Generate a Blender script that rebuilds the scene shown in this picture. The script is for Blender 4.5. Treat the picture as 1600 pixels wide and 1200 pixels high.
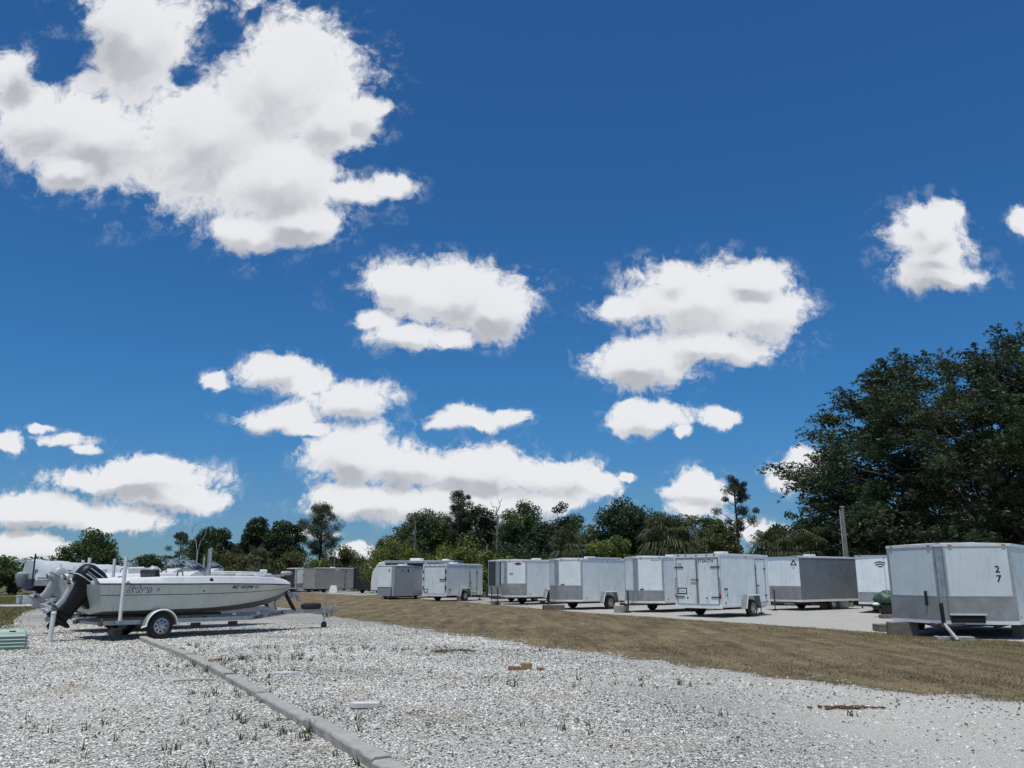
import bpy, math, random
import numpy as np

# ---------------------------------------------------------------- scene, camera, sky, sun, exposure
for o in list(bpy.data.objects):
    bpy.data.objects.remove(o, do_unlink=True)
scene = bpy.context.scene
COL = scene.collection
R = math.radians
random.seed(11)

cam_data = bpy.data.cameras.new('camera')
cam_data.sensor_fit = 'HORIZONTAL'
cam_data.sensor_width = 36.0
cam_data.lens = 36.0 * 1300 / 1600
cam_data.clip_start = 0.1
cam_data.clip_end = 6000
cam = bpy.data.objects.new('camera', cam_data)
COL.objects.link(cam)
cam.location = (0, 0, 1.5)
cam.rotation_euler = (R(90 + 13.08), 0, 0)
scene.camera = cam

SUN_EL, SUN_AZ = 75.0, 200.0          # azimuth clockwise from +Y
sd = (math.sin(R(SUN_AZ)) * math.cos(R(SUN_EL)), math.cos(R(SUN_AZ)) * math.cos(R(SUN_EL)), math.sin(R(SUN_EL)))
sun_data = bpy.data.lights.new('sun', 'SUN')
sun_data.energy = 3.5
sun_data.angle = R(0.53)
sun_data.color = (1.0, 0.965, 0.91)
sun = bpy.data.objects.new('sun', sun_data)
COL.objects.link(sun)
import mathutils
sun.rotation_euler = mathutils.Vector(sd).to_track_quat('Z', 'Y').to_euler()
sun.location = (0, 0, 60)

scene.view_settings.view_transform = 'Standard'
scene.view_settings.look = 'None'
scene.view_settings.exposure = 0.0
scene.view_settings.gamma = 1.0
scene.view_settings.use_curve_mapping = False
scene.render.engine = 'CYCLES'

# cumulus, as ellipses on the sky: (x/y, z/y, half width, half height)
CLOUDS = [(-0.5113,0.7169,0.0961,0.1221),(-0.6221,0.591,0.0937,0.0718),(-0.6638,0.6483,0.0431,0.0488),(-0.5512,0.5675,0.1102,0.076),(-0.3986,0.5675,0.1272,0.1148),(-0.3104,0.6483,0.1121,0.1187),(-0.3099,0.5075,0.1173,0.0835),(-0.2386,0.591,0.0682,0.067),(-0.3383,0.4356,0.0701,0.0285),(-0.273,0.4489,0.0579,0.0359),(-0.163,0.4984,0.0401,0.0182),(-0.205,0.492,0.045,0.020),(-0.1964,0.6005,0.0342,0.0305),(-0.5796,0.5212,0.0504,0.0277),(-0.0891,0.3487,0.1093,0.0448),(-0.1461,0.3573,0.0568,0.0345),(-0.0242,0.3317,0.0533,0.041),(-0.1282,0.2981,0.0601,0.0235),(-0.1689,0.3149,0.0322,0.0186),(-0.072,0.2898,0.032,0.0167),(0.2345,0.3402,0.1051,0.0533),(0.3142,0.3233,0.0765,0.0443),(0.1589,0.2609,0.0795,0.0331),(0.1371,0.33,0.0532,0.0187),(0.2116,0.3701,0.0407,0.0295),(0.3089,0.3658,0.0488,0.0294),(0.2554,0.2815,0.0878,0.0283),(0.5394,0.4268,0.0593,0.0517),(0.5430,0.400,0.060,0.036),(0.5457,0.3765,0.0635,0.0230),(0.5295,0.4489,0.0331,0.0305),(0.5642,0.4623,0.0249,0.0216),(0.6661,0.4489,0.0281,0.0215),(-0.2973,0.2502,0.0492,0.0213),(-0.3638,0.2388,0.0221,0.0163),(-0.2527,0.2323,0.0395,0.0212),(-0.2005,0.2121,0.0487,0.0259),(-0.2894,0.1902,0.0600,0.0170),(-0.2494,0.1763,0.034,0.0105),(-0.0469,0.1905,0.072,0.0136),(-0.0859,0.1842,0.0313,0.0095),(0.0,0.1937,0.0235,0.0112),(-0.1934,0.1433,0.0560,0.0377),(-0.1236,0.1332,0.0695,0.0328),(-0.0463,0.1254,0.0848,0.0343),(0.0385,0.1177,0.077,0.031),(0.0999,0.11,0.0384,0.0185),(-0.1835,0.0871,0.0841,0.0214),(-0.0611,0.0833,0.1375,0.0229),(0.1423,0.1154,0.0138,0.0069),(0.0383,0.0909,0.0612,0.0191),(0.1605,0.1921,0.0485,0.0176),(0.1444,0.1802,0.0312,0.0143),(0.2043,0.1747,0.0109,0.0095),(0.252,0.1921,0.0258,0.0104),(0.2262,0.1001,0.0383,0.0261),(0.2173,0.0758,0.0335,0.0167),(0.3538,0.1332,0.0247,0.0203),(0.3346,0.1139,0.0231,0.0201),(-0.4388,0.1177,0.0924,0.0201),(-0.4997,0.1123,0.0615,0.0154),(-0.4208,0.1309,0.0425,0.0156),(-0.3746,0.0871,0.0398,0.0152),(-0.4139,0.0985,0.069,0.0169),(-0.5566,0.0758,0.0839,0.0197),(-0.4639,0.0644,0.0646,0.0166),(-0.5881,0.0833,0.0458,0.0152),(-0.5743,0.0368,0.0567,0.0149),(-0.5318,0.0294,0.0302,0.0119),(-0.608,0.1621,0.0249,0.0142),(-0.5406,0.1644,0.0358,0.011),(-0.5198,0.1527,0.0202,0.0094),(-0.5696,0.1778,0.0172,0.0063),(-0.1809,0.025,0.0452,0.0104),(-0.121,0.0383,0.0378,0.0074),(-0.2425,0.0495,0.0303,0.006),(0.2882,0.0532,0.0455,0.015),(0.3405,0.042,0.0303,0.0149),
          # the same scattered cumulus goes on outside the picture
          (-1.05,0.42,0.16,0.07),(-1.2,0.9,0.22,0.14),(1.0,0.25,0.14,0.05),(1.25,0.7,0.2,0.11),(0.35,1.15,0.2,0.14),(-0.4,1.6,0.3,0.2),(1.8,1.6,0.4,0.25),(-2.2,0.5,0.3,0.1),(2.3,0.4,0.3,0.09)]
HOLES = [(-0.6138,0.6971,0.054,0.0578),(-0.6299,0.7569,0.0529,0.0407),(-0.4407,0.6599,0.0259,0.0234),(-0.3949,0.7368,0.0351,0.0363),(-0.195,0.535,0.034,0.016),(-0.6946,0.7468,0.044,0.0508),(-0.3565,0.7519,0.0194,0.0162)]

class NT:
    """short hand for node trees"""
    def __init__(s, tree):
        s.t = tree
    def n(s, kind, ins=None, **kw):
        nd = s.t.nodes.new(kind)
        for k, v in kw.items():
            setattr(nd, k, v)
        for k, v in (ins or {}).items():
            s.set(nd.inputs[k], v)
        return nd
    def set(s, sock, v):
        if isinstance(v, bpy.types.NodeSocket):
            s.t.links.new(v, sock)
        else:
            sock.default_value = v
    def math(s, op, a, b=0.0, c=0.0, clamp=False):
        nd = s.t.nodes.new('ShaderNodeMath'); nd.operation = op; nd.use_clamp = clamp
        s.set(nd.inputs[0], a); s.set(nd.inputs[1], b); s.set(nd.inputs[2], c)
        return nd.outputs[0]
    def vmath(s, op, a, b=None, c=None):
        nd = s.t.nodes.new('ShaderNodeVectorMath'); nd.operation = op
        s.set(nd.inputs[0], a)
        if b is not None: s.set(nd.inputs[1], b)
        if c is not None: s.set(nd.inputs[2], c)
        return nd.outputs['Value'] if op == 'LENGTH' else nd.outputs[0]
    def mix(s, fac, a, b, blend='MIX'):
        nd = s.t.nodes.new('ShaderNodeMix'); nd.data_type = 'RGBA'; nd.blend_type = blend
        s.set(nd.inputs[0], fac); s.set(nd.inputs[6], a); s.set(nd.inputs[7], b)
        return nd.outputs[2]
    def ramp(s, x, a, b, c=0.0, d=1.0, smooth=True):
        nd = s.t.nodes.new('ShaderNodeMapRange'); nd.interpolation_type = 'SMOOTHSTEP' if smooth else 'LINEAR'
        for i, v in enumerate((x, a, b, c, d)):
            s.set(nd.inputs[i], v)
        return nd.outputs[0]
    def noise(s, vec, scale, detail=4.0, rough=0.55, dim='3D', w=None, lac=2.0, out='Fac'):
        nd = s.t.nodes.new('ShaderNodeTexNoise'); nd.noise_dimensions = dim
        s.set(nd.inputs['Vector'], vec)
        nd.inputs['Scale'].default_value = scale; nd.inputs['Detail'].default_value = detail
        nd.inputs['Roughness'].default_value = rough; nd.inputs['Lacunarity'].default_value = lac
        if w is not None: s.set(nd.inputs['W'], w)
        return nd.outputs[out]

world = bpy.data.worlds.new('World')
scene.world = world
world.use_nodes = True
world.cycles.sampling_method = 'MANUAL'
world.cycles.sample_map_resolution = 256
wt = world.node_tree
wt.nodes.clear()
q = NT(wt)
SKY_STRENGTH = 0.1
k = 1.0 / SKY_STRENGTH
tc = q.n('ShaderNodeTexCoord')
dirv = q.vmath('NORMALIZE', tc.outputs['Generated'])
sp = q.n('ShaderNodeSeparateXYZ', {0: dirv})
den = q.math('MAXIMUM', q.math('ABSOLUTE', sp.outputs['Y']), 0.04)
U = q.math('DIVIDE', sp.outputs['X'], den)
Vv = q.math('DIVIDE', sp.outputs['Z'], den)
uv = q.n('ShaderNodeCombineXYZ', {0: U, 1: Vv, 2: 0.0}).outputs[0]
sky = q.n('ShaderNodeTexSky', sky_type='NISHITA')
sky.sun_disc = False
sky.sun_elevation = R(SUN_EL)
sky.sun_rotation = R(SUN_AZ)
sky.altitude = 0
sky.air_density = 1.0
sky.dust_density = 0.2
sky.ozone_density = 3.0
skyc = q.mix(1.0, sky.outputs[0], q.mix(q.ramp(sp.outputs['Z'], 0.02, 0.22), (0.29, 0.49, 0.75, 1), (0.23, 0.595, 0.905, 1)), 'MULTIPLY')
bg_sky = q.n('ShaderNodeBackground', {'Color': skyc, 'Strength': SKY_STRENGTH}).outputs[0]
def nearest(q, P, blobs):
    d = None
    for (u, v, a, b) in blobs:
        l = q.vmath('LENGTH', q.vmath('MULTIPLY_ADD', P, (1 / a, 1 / b, 0), (-u / a, -v / b, 0)))
        d = l if d is None else q.math('SMOOTH_MIN', d, l, 0.20)
    return d
def clouds():
    bl, ho = CLOUDS, HOLES
    big = [c for c in CLOUDS if c[2] * c[3] > 0.00085]
    g = bpy.data.node_groups.new('clouds', 'ShaderNodeTree')
    g.interface.new_socket('Sky', in_out='INPUT', socket_type='NodeSocketShader')
    g.interface.new_socket('Vector', in_out='INPUT', socket_type='NodeSocketVector')
    for nm in ('Height',): g.interface.new_socket(nm, in_out='INPUT', socket_type='NodeSocketFloat')
    g.interface.new_socket('Shader', in_out='OUTPUT', socket_type='NodeSocketShader')
    p = NT(g); gi = g.nodes.new('NodeGroupInput'); go = g.nodes.new('NodeGroupOutput')
    S, uv_, Z = gi.outputs[0], gi.outputs[1], gi.outputs[2]
    warp = p.noise(uv_, 13.0, 3.0, 0.6, '2D', out='Color')
    P = p.vmath('MULTIPLY_ADD', p.vmath('SUBTRACT', warp, (0.5, 0.5, 0.5)), (0.036, 0.030, 0), uv_)
    B_ = p.noise(P, 8.0, 6.0, 0.58, '2D')
    n2 = p.noise(P, 34.0, 6.0, 0.66, '2D')
    n3 = p.noise(P, 120.0, 4.0, 0.6, '2D')
    T = p.math('MULTIPLY_ADD', p.math('SUBTRACT', B_, 0.5), 1.25, p.math('MULTIPLY', p.math('SUBTRACT', n2, 0.5), 1.0))
    small = p.ramp(p.n('ShaderNodeSeparateXYZ', {0: uv_}).outputs[1], 0.12, 0.45, 0.60, 0.22)
    T = p.math('MULTIPLY_ADD', p.math('SUBTRACT', n3, 0.5), small, T)
    def field(P, bl):
        f = p.math('SUBTRACT', 1.16, nearest(p, P, bl))
        if bl is CLOUDS: f = p.math('SMOOTH_MIN', f, p.math('SUBTRACT', nearest(p, P, ho), 0.72), 0.25)
        return f
    fa = field(P, bl); fb = field(p.vmath('ADD', P, (0.004, 0.020, 0)), big)
    f = p.math('ADD', fa, T)
    wisp = p.math('MULTIPLY', p.ramp(f, -0.35, 0.35, 0.0, 0.22), p.ramp(n2, 0.44, 0.62))
    al = p.math('MAXIMUM', p.ramp(f, -0.04, 0.48), wisp)
    al = p.math('MULTIPLY', p.math('MULTIPLY', al, p.ramp(Z, -0.01, 0.03)), 0.97)
    low = p.ramp(p.math('SUBTRACT', fb, fa), -0.22, 0.30)
    sh = p.math('MULTIPLY', p.ramp(p.math('MULTIPLY_ADD', T, 0.7, fb), 0.20, 1.05), p.math('MULTIPLY_ADD', low, 0.88, 0.10))
    sh = p.math('MULTIPLY', sh, p.ramp(B_, 0.34, 0.66, 0.55, 1.0), clamp=True)
    col = p.mix(sh, (0.84 * k, 0.85 * k, 0.87 * k, 1), (0.47 * k, 0.485 * k, 0.525 * k, 1))
    bc = p.n('ShaderNodeBackground', {'Color': col, 'Strength': SKY_STRENGTH}).outputs[0]
    p.set(go.inputs[0], p.n('ShaderNodeMixShader', {0: al, 1: S, 2: bc}).outputs[0])
    nd = wt.nodes.new('ShaderNodeGroup'); nd.node_tree = g
    for i, v in enumerate((bg_sky, uv, sp.outputs['Z'])): q.set(nd.inputs[i], v)
    return nd.outputs[0]
final = clouds()
final = q.n('ShaderNodeMixShader', {0: q.math('GREATER_THAN', sp.outputs['Z'], -0.01), 1: bg_sky, 2: final}).outputs[0]
wo = q.n('ShaderNodeOutputWorld', {'Surface': final})

# ---------------------------------------------------------------- helpers
class MB:
    def __init__(s):
        s.v = []; s.f = []
    def add(s, vs, fs):
        b = len(s.v); s.v += [tuple(p) for p in vs]; s.f += [tuple(b + i for i in f) for f in fs]; return s
    def hexa(s, p):     # p[0:4] bottom ring, p[4:8] top ring
        return s.add(p, [(3, 2, 1, 0), (4, 5, 6, 7), (0, 1, 5, 4), (1, 2, 6, 5), (2, 3, 7, 6), (3, 0, 4, 7)])
    def box(s, c, d, rz=0.0, rx=0.0, ry=0.0):
        m = mathutils.Euler((rx, ry, rz)).to_matrix()
        P = []
        for z in (-.5, .5):
            for x, y in ((-.5, -.5), (.5, -.5), (.5, .5), (-.5, .5)):
                w = m @ mathutils.Vector((x * d[0], y * d[1], z * d[2])); P.append((c[0] + w.x, c[1] + w.y, c[2] + w.z))
        return s.hexa(P)
    def span(s, x0, x1, y0, y1, z0, z1):
        return s.box(((x0 + x1) / 2, (y0 + y1) / 2, (z0 + z1) / 2), (abs(x1 - x0), abs(y1 - y0), abs(z1 - z0)))
    def tube(s, pts, r, n=8, caps=True):
        pts = [mathutils.Vector(p) for p in pts]
        rs = r if isinstance(r, (list, tuple)) else [r] * len(pts)
        V = []; F = []
        t0 = (pts[1] - pts[0]).normalized()
        up = mathutils.Vector((0, 0, 1)) if abs(t0.z) < 0.9 else mathutils.Vector((1, 0, 0))
        a = t0.cross(up).normalized()
        for i, p in enumerate(pts):
            t = (pts[min(i + 1, len(pts) - 1)] - pts[max(i - 1, 0)]).normalized()
            a = (a - t * a.dot(t)).normalized(); b = t.cross(a)
            for k in range(n):
                w = 2 * math.pi * k / n
                V.append(p + (a * math.cos(w) + b * math.sin(w)) * rs[i])
        for i in range(len(pts) - 1):
            for k in range(n):
                F.append((i * n + k, i * n + (k + 1) % n, (i + 1) * n + (k + 1) % n, (i + 1) * n + k))
        if caps:
            F.append(tuple(range(n - 1, -1, -1))); F.append(tuple((len(pts) - 1) * n + k for k in range(n)))
        return s.add(V, F)
    def lathe(s, c, prof, n=24, axis='Y'):     # prof: (radius, along axis); closed at ends when radius 0
        V = []; F = []
        for (r, h) in prof:
            for k in range(n):
                w = 2 * math.pi * k / n; ca, sa = r * math.cos(w), r * math.sin(w)
                V.append((c[0] + ca, c[1] + h, c[2] + sa) if axis == 'Y' else (c[0] + ca, c[1] + sa, c[2] + h) if axis == 'Z' else (c[0] + h, c[1] + ca, c[2] + sa))
        for i in range(len(prof) - 1):
            for k in range(n):
                F.append((i * n + k, i * n + (k + 1) % n, (i + 1) * n + (k + 1) % n, (i + 1) * n + k))
        return s.add(V, F)
    def prism(s, poly, z0, z1):
        n = len(poly)
        V = [(x, y, z0) for x, y in poly] + [(x, y, z1) for x, y in poly]
        F = [tuple(range(n - 1, -1, -1)), tuple(range(n, 2 * n))] + [(i, (i + 1) % n, n + (i + 1) % n, n + i) for i in range(n)]
        return s.add(V, F)
    def prism_y(s, poly, y0, y1):              # poly in (x, z)
        n = len(poly)
        V = [(x, y0, z) for x, z in poly] + [(x, y1, z) for x, z in poly]
        F = [tuple(range(n)), tuple(range(2 * n - 1, n - 1, -1))] + [((i + 1) % n, i, n + i, n + (i + 1) % n) for i in range(n)]
        return s.add(V, F)
    def loft(s, rings, closed=False, capa=False, capb=False):
        n = len(rings[0]); V = [p for r in rings for p in r]; F = []
        for i in range(len(rings) - 1):
            for k in range(n if closed else n - 1):
                F.append((i * n + k, i * n + (k + 1) % n, (i + 1) * n + (k + 1) % n, (i + 1) * n + k))
        if capa: F.append(tuple(range(n - 1, -1, -1)))
        if capb: F.append(tuple((len(rings) - 1) * n + k for k in range(n)))
        return s.add(V, F)
    def fbox(s, p0, p1, s0, s1, z0, z1, o0, o1):   # a slab on the wall that runs p0 -> p1, outside to the right
        dx, dy = p1[0] - p0[0], p1[1] - p0[1]; l = math.hypot(dx, dy); dx /= l; dy /= l; nx, ny = dy, -dx
        P = []
        for z in (z0, z1):
            for (a, o) in ((s0, o1), (s1, o1), (s1, o0), (s0, o0)):
                P.append((p0[0] + dx * a + nx * o, p0[1] + dy * a + ny * o, z))
        return s.hexa(P)
    def build(s, name, mat, parent=None, smooth=None, bevel=0.0):
        me = bpy.data.meshes.new(name)
        me.from_pydata(s.v, [], s.f)
        me.update()
        if smooth is not None:
            me.shade_smooth(); me.set_sharp_from_angle(angle=R(smooth))
        if mat: me.materials.append(mat)
        o = bpy.data.objects.new(name, me); COL.objects.link(o)
        if parent: o.parent = parent
        if bevel:
            m = o.modifiers.new('bevel', 'BEVEL'); m.width = bevel; m.segments = 2; m.limit_method = 'ANGLE'
        return o

def thing(name, label, cat, loc=(0, 0, 0), rz=0.0, group=None):
    o = bpy.data.objects.new(name, None); COL.objects.link(o)
    o.empty_display_size = 0.3
    o.location = loc; o.rotation_euler = (0, 0, rz)
    return tag(o, label, cat, group)
def tag(o, label, cat, group=None):
    o['label'] = label; o['category'] = cat
    if group: o['group'] = group
    return o
def np_mesh(name, V, F, mat, parent=None, smooth=False):
    """V (n,3), F (m,k) with k = 3 or 4"""
    me = bpy.data.meshes.new(name)
    V = np.asarray(V, np.float32); F = np.asarray(F, np.int32); k = F.shape[1]
    me.vertices.add(len(V)); me.vertices.foreach_set('co', V.ravel())
    me.loops.add(F.size); me.loops.foreach_set('vertex_index', F.ravel())
    me.polygons.add(len(F)); me.polygons.foreach_set('loop_start', np.arange(0, F.size, k, dtype=np.int32))
    me.polygons.foreach_set('loop_total', np.full(len(F), k, np.int32))
    if smooth: me.polygons.foreach_set('use_smooth', np.ones(len(F), bool))
    me.update(calc_edges=True); me.validate()
    if mat: me.materials.append(mat)
    o = bpy.data.objects.new(name, me); COL.objects.link(o)
    if parent: o.parent = parent
    return o
def text_mesh(body, size, shear=0.0, bold=0.0, fn=None, name='lettering', mat=None, parent=None, align='LEFT', space=1.0):
    cu = bpy.data.curves.new('lettering_curve', 'FONT'); cu.body = body; cu.size = size; cu.shear = shear; cu.offset = bold
    cu.align_x = align; cu.resolution_u = 3; cu.space_character = space
    ob = bpy.data.objects.new('lettering_curve', cu); COL.objects.link(ob)
    bpy.context.view_layer.update()
    me = bpy.data.meshes.new_from_object(ob.evaluated_get(bpy.context.evaluated_depsgraph_get()))
    bpy.data.objects.remove(ob, do_unlink=True); bpy.data.curves.remove(cu)
    for v in me.vertices:
        v.co = fn(v.co.x, v.co.y)
    me.materials.clear(); me.materials.append(mat); me.name = name
    o = bpy.data.objects.new(name, me); COL.objects.link(o); o.parent = parent
    return o

# ---------------------------------------------------------------- materials
MATS = {}
def mat(name, col, rough=0.5, metal=0.0, var=0.12, scale=3.0, grime=None, grime_amt=0.0, bump=0.0, bump_scale=40.0, spec=0.5, plate=False, coat=0.0):
    m = bpy.data.materials.new(name); m.use_nodes = True; m.node_tree.nodes.clear(); q = NT(m.node_tree)
    tc = q.n('ShaderNodeTexCoord'); oi = q.n('ShaderNodeObjectInfo')
    P = tc.outputs['Object']; w = q.math('MULTIPLY', oi.outputs['Random'], 37.0)
    n1 = q.noise(P, scale, 5.0, 0.6, '4D', w)
    c = (*col, 1)
    lo = tuple(max(0, x * (1 - var)) for x in col) + (1,); hi = tuple(min(1, x * (1 + var)) for x in col) + (1,)
    cc = q.mix(q.ramp(n1, 0.3, 0.7), lo, hi)
    if grime_amt:
        mp = q.n('ShaderNodeMapping', {'Vector': P, 'Scale': (5.0, 5.0, 0.55)})
        n2 = q.noise(mp.outputs[0], 2.2, 7.0, 0.68, '4D', w)
        n3 = q.noise(P, 18.0, 4.0, 0.7, '4D', w)
        g = q.math('MULTIPLY', q.ramp(n2, 0.48, 0.74), q.ramp(n3, 0.25, 0.7, 0.35, 1.0))
        cc = q.mix(q.math('MULTIPLY', g, grime_amt), cc, (*(grime or (0.22, 0.2, 0.15)), 1))
    bs = q.n('ShaderNodeBsdfPrincipled', {'Base Color': cc, 'Metallic': metal, 'Specular IOR Level': spec})
    q.set(bs.inputs['Roughness'], q.ramp(n1, 0.2, 0.8, max(0.04, rough - 0.08), min(1, rough + 0.1)))
    if coat: bs.inputs['Coat Weight'].default_value = coat; bs.inputs['Coat Roughness'].default_value = 0.12
    nb = None
    if plate:
        mp = q.n('ShaderNodeMapping', {'Vector': P, 'Rotation': (0.6, 0.6, 0.8), 'Scale': (1, 1, 1)})
        vo = q.n('ShaderNodeTexVoronoi', {'Vector': mp.outputs[0], 'Scale': 26.0})
        nb = q.ramp(vo.outputs['Distance'], 0.15, 0.5)
        bn = q.n('ShaderNodeBump', {'Height': nb, 'Strength': 0.5, 'Distance': 0.004})
        q.set(bs.inputs['Normal'], bn.outputs[0])
    elif bump:
        nb = q.noise(P, bump_scale, 5.0, 0.6)
        bn = q.n('ShaderNodeBump', {'Height': nb, 'Strength': bump, 'Distance': 0.01})
        q.set(bs.inputs['Normal'], bn.outputs[0])
    q.n('ShaderNodeOutputMaterial', {'Surface': bs.outputs[0]})
    MATS[name] = m
    return m
M_whitedim = mat('dimmed_white_paint', (0.69, 0.765, 0.77), 0.30, 0, 0.05, 1.6, (0.34, 0.36, 0.33), 0.40, bump=0.16, bump_scale=2.6)  # same white trailer paint, the dimmer light on trailer 27 put into its colour
M_white = mat('white_trailer_paint', (0.83, 0.895, 0.88), 0.28, 0, 0.05, 1.6, (0.36, 0.38, 0.34), 0.40, bump=0.16, bump_scale=2.6)
M_whited = mat('weathered_white_paint', (0.76, 0.82, 0.79), 0.42, 0, 0.06, 1.6, (0.20, 0.24, 0.19), 0.75, bump=0.06, bump_scale=2.2)
M_whitec = mat('white_gelcoat', (0.80, 0.80, 0.78), 0.25, 0, 0.03, 2.0, (0.45, 0.43, 0.36), 0.3, coat=0.3)
M_trim = mat('white_trim_paint', (0.78, 0.79, 0.78), 0.4, 0, 0.05, 4, (0.35, 0.34, 0.3), 0.4)
M_roof = mat('galvanised_roof_sheet', (0.66, 0.68, 0.68), 0.35, 0.2, 0.08, 2)
M_plate = mat('diamond_plate_aluminium', (0.40, 0.40, 0.39), 0.42, 0.55, 0.16, 2.5, (0.16, 0.15, 0.13), 0.5, plate=True)
M_alu = mat('bright_aluminium_trim', (0.50, 0.52, 0.52), 0.35, 0.7, 0.14, 6, (0.2, 0.2, 0.19), 0.4)
M_silver = mat('silver_grey_paint', (0.30, 0.33, 0.34), 0.38, 0.15, 0.06, 1.5, (0.16, 0.16, 0.15), 0.4, bump=0.06, bump_scale=2.2)
M_char = mat('charcoal_paint', (0.19, 0.205, 0.215), 0.3, 0.0, 0.1, 1.5, (0.13, 0.13, 0.12), 0.5, bump=0.06, bump_scale=2.2)
M_black = mat('black_trailer_paint', (0.014, 0.014, 0.016), 0.35, 0, 0.2, 2, (0.05, 0.05, 0.05), 0.4)
M_taupe = mat('taupe_trailer_paint', (0.36, 0.35, 0.315), 0.42, 0, 0.06, 1.4, (0.13, 0.12, 0.1), 0.4)
M_brown = mat('dark_brown_paint', (0.05, 0.04, 0.035), 0.45, 0, 0.1, 2)
M_seam = mat('shadow_gap_sealant', (0.10, 0.10, 0.10), 0.7)
M_dark = mat('black_painted_steel', (0.018, 0.018, 0.018), 0.5, 0, 0.2, 9, (0.10, 0.06, 0.035), 0.35)
M_frame = mat('undercoated_frame_steel', (0.025, 0.024, 0.022), 0.7, 0, 0.25, 6, (0.09, 0.05, 0.03), 0.5)
M_galv = mat('galvanised_steel', (0.48, 0.49, 0.49), 0.45, 0.5, 0.14, 8, (0.25, 0.23, 0.2), 0.45)
M_tyre = mat('tyre_rubber', (0.022, 0.022, 0.022), 0.8, 0, 0.25, 12, (0.09, 0.085, 0.075), 0.4, bump=0.3, bump_scale=60)
M_rim = mat('white_steel_rim', (0.62, 0.63, 0.62), 0.4, 0.1, 0.08, 12, (0.2, 0.15, 0.1), 0.45)
M_rims = mat('silver_spoke_rim', (0.5, 0.51, 0.51), 0.35, 0.7, 0.1, 12, (0.2, 0.17, 0.14), 0.4)
M_holeshade = mat('dark_opening_and_gap_shade', (0.008, 0.008, 0.008), 0.8)
M_red = mat('red_lens', (0.35, 0.02, 0.015), 0.25)
M_amber = mat('amber_lens', (0.55, 0.2, 0.03), 0.25)
M_ink = mat('black_decal', (0.012, 0.012, 0.014), 0.4)
M_redink = mat('dark_red_decal', (0.16, 0.015, 0.02), 0.4)
M_blueink = mat('navy_decal', (0.02, 0.025, 0.07), 0.4)
M_hull = mat('warm_grey_gelcoat', (0.64, 0.65, 0.57), 0.35, 0, 0.06, 1.2, (0.24, 0.225, 0.17), 0.5, coat=.25)
M_hullb = mat('scuffed_hull_bottom', (0.20, 0.19, 0.165), 0.6, 0, 0.16, 2.5, (0.10, 0.095, 0.08), 0.5)
M_rub = mat('rub_rail_and_shadow_black', (0.02, 0.02, 0.02), 0.6)  # rub rail, also the painted shadow line under the strake
M_motor = mat('black_gloss_cowling', (0.010, 0.010, 0.011), 0.42, 0, 0.2, 3, spec=0.35)
M_motorg = mat('grey_motor_paint', (0.42, 0.43, 0.42), 0.45, 0.1, 0.1, 3, (0.2, 0.2, 0.18), 0.5)
M_strip = mat('silver_stripe_decal', (0.55, 0.56, 0.57), 0.4)
M_pvc = mat('white_pvc', (0.76, 0.76, 0.74), 0.4, 0, 0.05, 5, (0.35, 0.33, 0.28), 0.45)
M_conc = mat('weathered_concrete', (0.36, 0.35, 0.315), 0.9, 0, 0.14, 5, (0.17, 0.16, 0.13), 0.55, bump=0.4, bump_scale=45)
M_concd = mat('grey_concrete_block', (0.26, 0.255, 0.24), 0.92, 0, 0.15, 6, (0.13, 0.12, 0.1), 0.5, bump=0.5, bump_scale=45)
M_woodg = mat('weathered_timber', (0.17, 0.145, 0.12), 0.85, 0, 0.25, 9, (0.07, 0.06, 0.05), 0.5, bump=0.4, bump_scale=30)
M_brick = mat('broken_red_brick', (0.26, 0.125, 0.065), 0.9, 0, 0.25, 14, (0.30, 0.25, 0.18), 0.5, bump=0.5, bump_scale=50)
M_woody = mat('tan_scrap_wood', (0.33, 0.22, 0.11), 0.85, 0, 0.25, 14, (0.15, 0.1, 0.06), 0.5, bump=0.4, bump_scale=40)
M_mint = mat('mint_green_enamel', (0.36, 0.47, 0.39), 0.5, 0, 0.06, 4, (0.25, 0.25, 0.2), 0.4)
M_tarp = mat('silver_grey_tarpaulin', (0.56, 0.61, 0.63), 0.55, 0, 0.10, 1.5, (0.25, 0.26, 0.27), 0.4, bump=0.7, bump_scale=2.5)
M_tarpg = mat('green_tarpaulin', (0.035, 0.085, 0.045), 0.5, 0, 0.3, 6, bump=0.8, bump_scale=9)
M_wrap = mat('grey_plastic_wrap', (0.30, 0.32, 0.33), 0.35, 0, 0.25, 6, bump=0.9, bump_scale=10)
M_bluehull = mat('navy_hull_paint', (0.035, 0.035, 0.12), 0.4)
M_beige = mat('beige_sheet', (0.42, 0.39, 0.33), 0.6, 0, 0.1, 4, (0.2, 0.18, 0.14), 0.4)
M_pole = mat('grey_utility_timber', (0.20, 0.185, 0.16), 0.9, 0, 0.2, 4, (0.09, 0.08, 0.07), 0.6, bump=0.4, bump_scale=25)
M_rope = mat('tan_strap', (0.3, 0.22, 0.13), 0.8)
M_seat = mat('white_vinyl', (0.66, 0.66, 0.63), 0.5, 0, 0.06, 6, (0.3, 0.3, 0.27), 0.4)
M_rust = mat('rusty_brown_scrap', (0.13, 0.06, 0.03), 0.95, 0, 0.35, 16)

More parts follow.
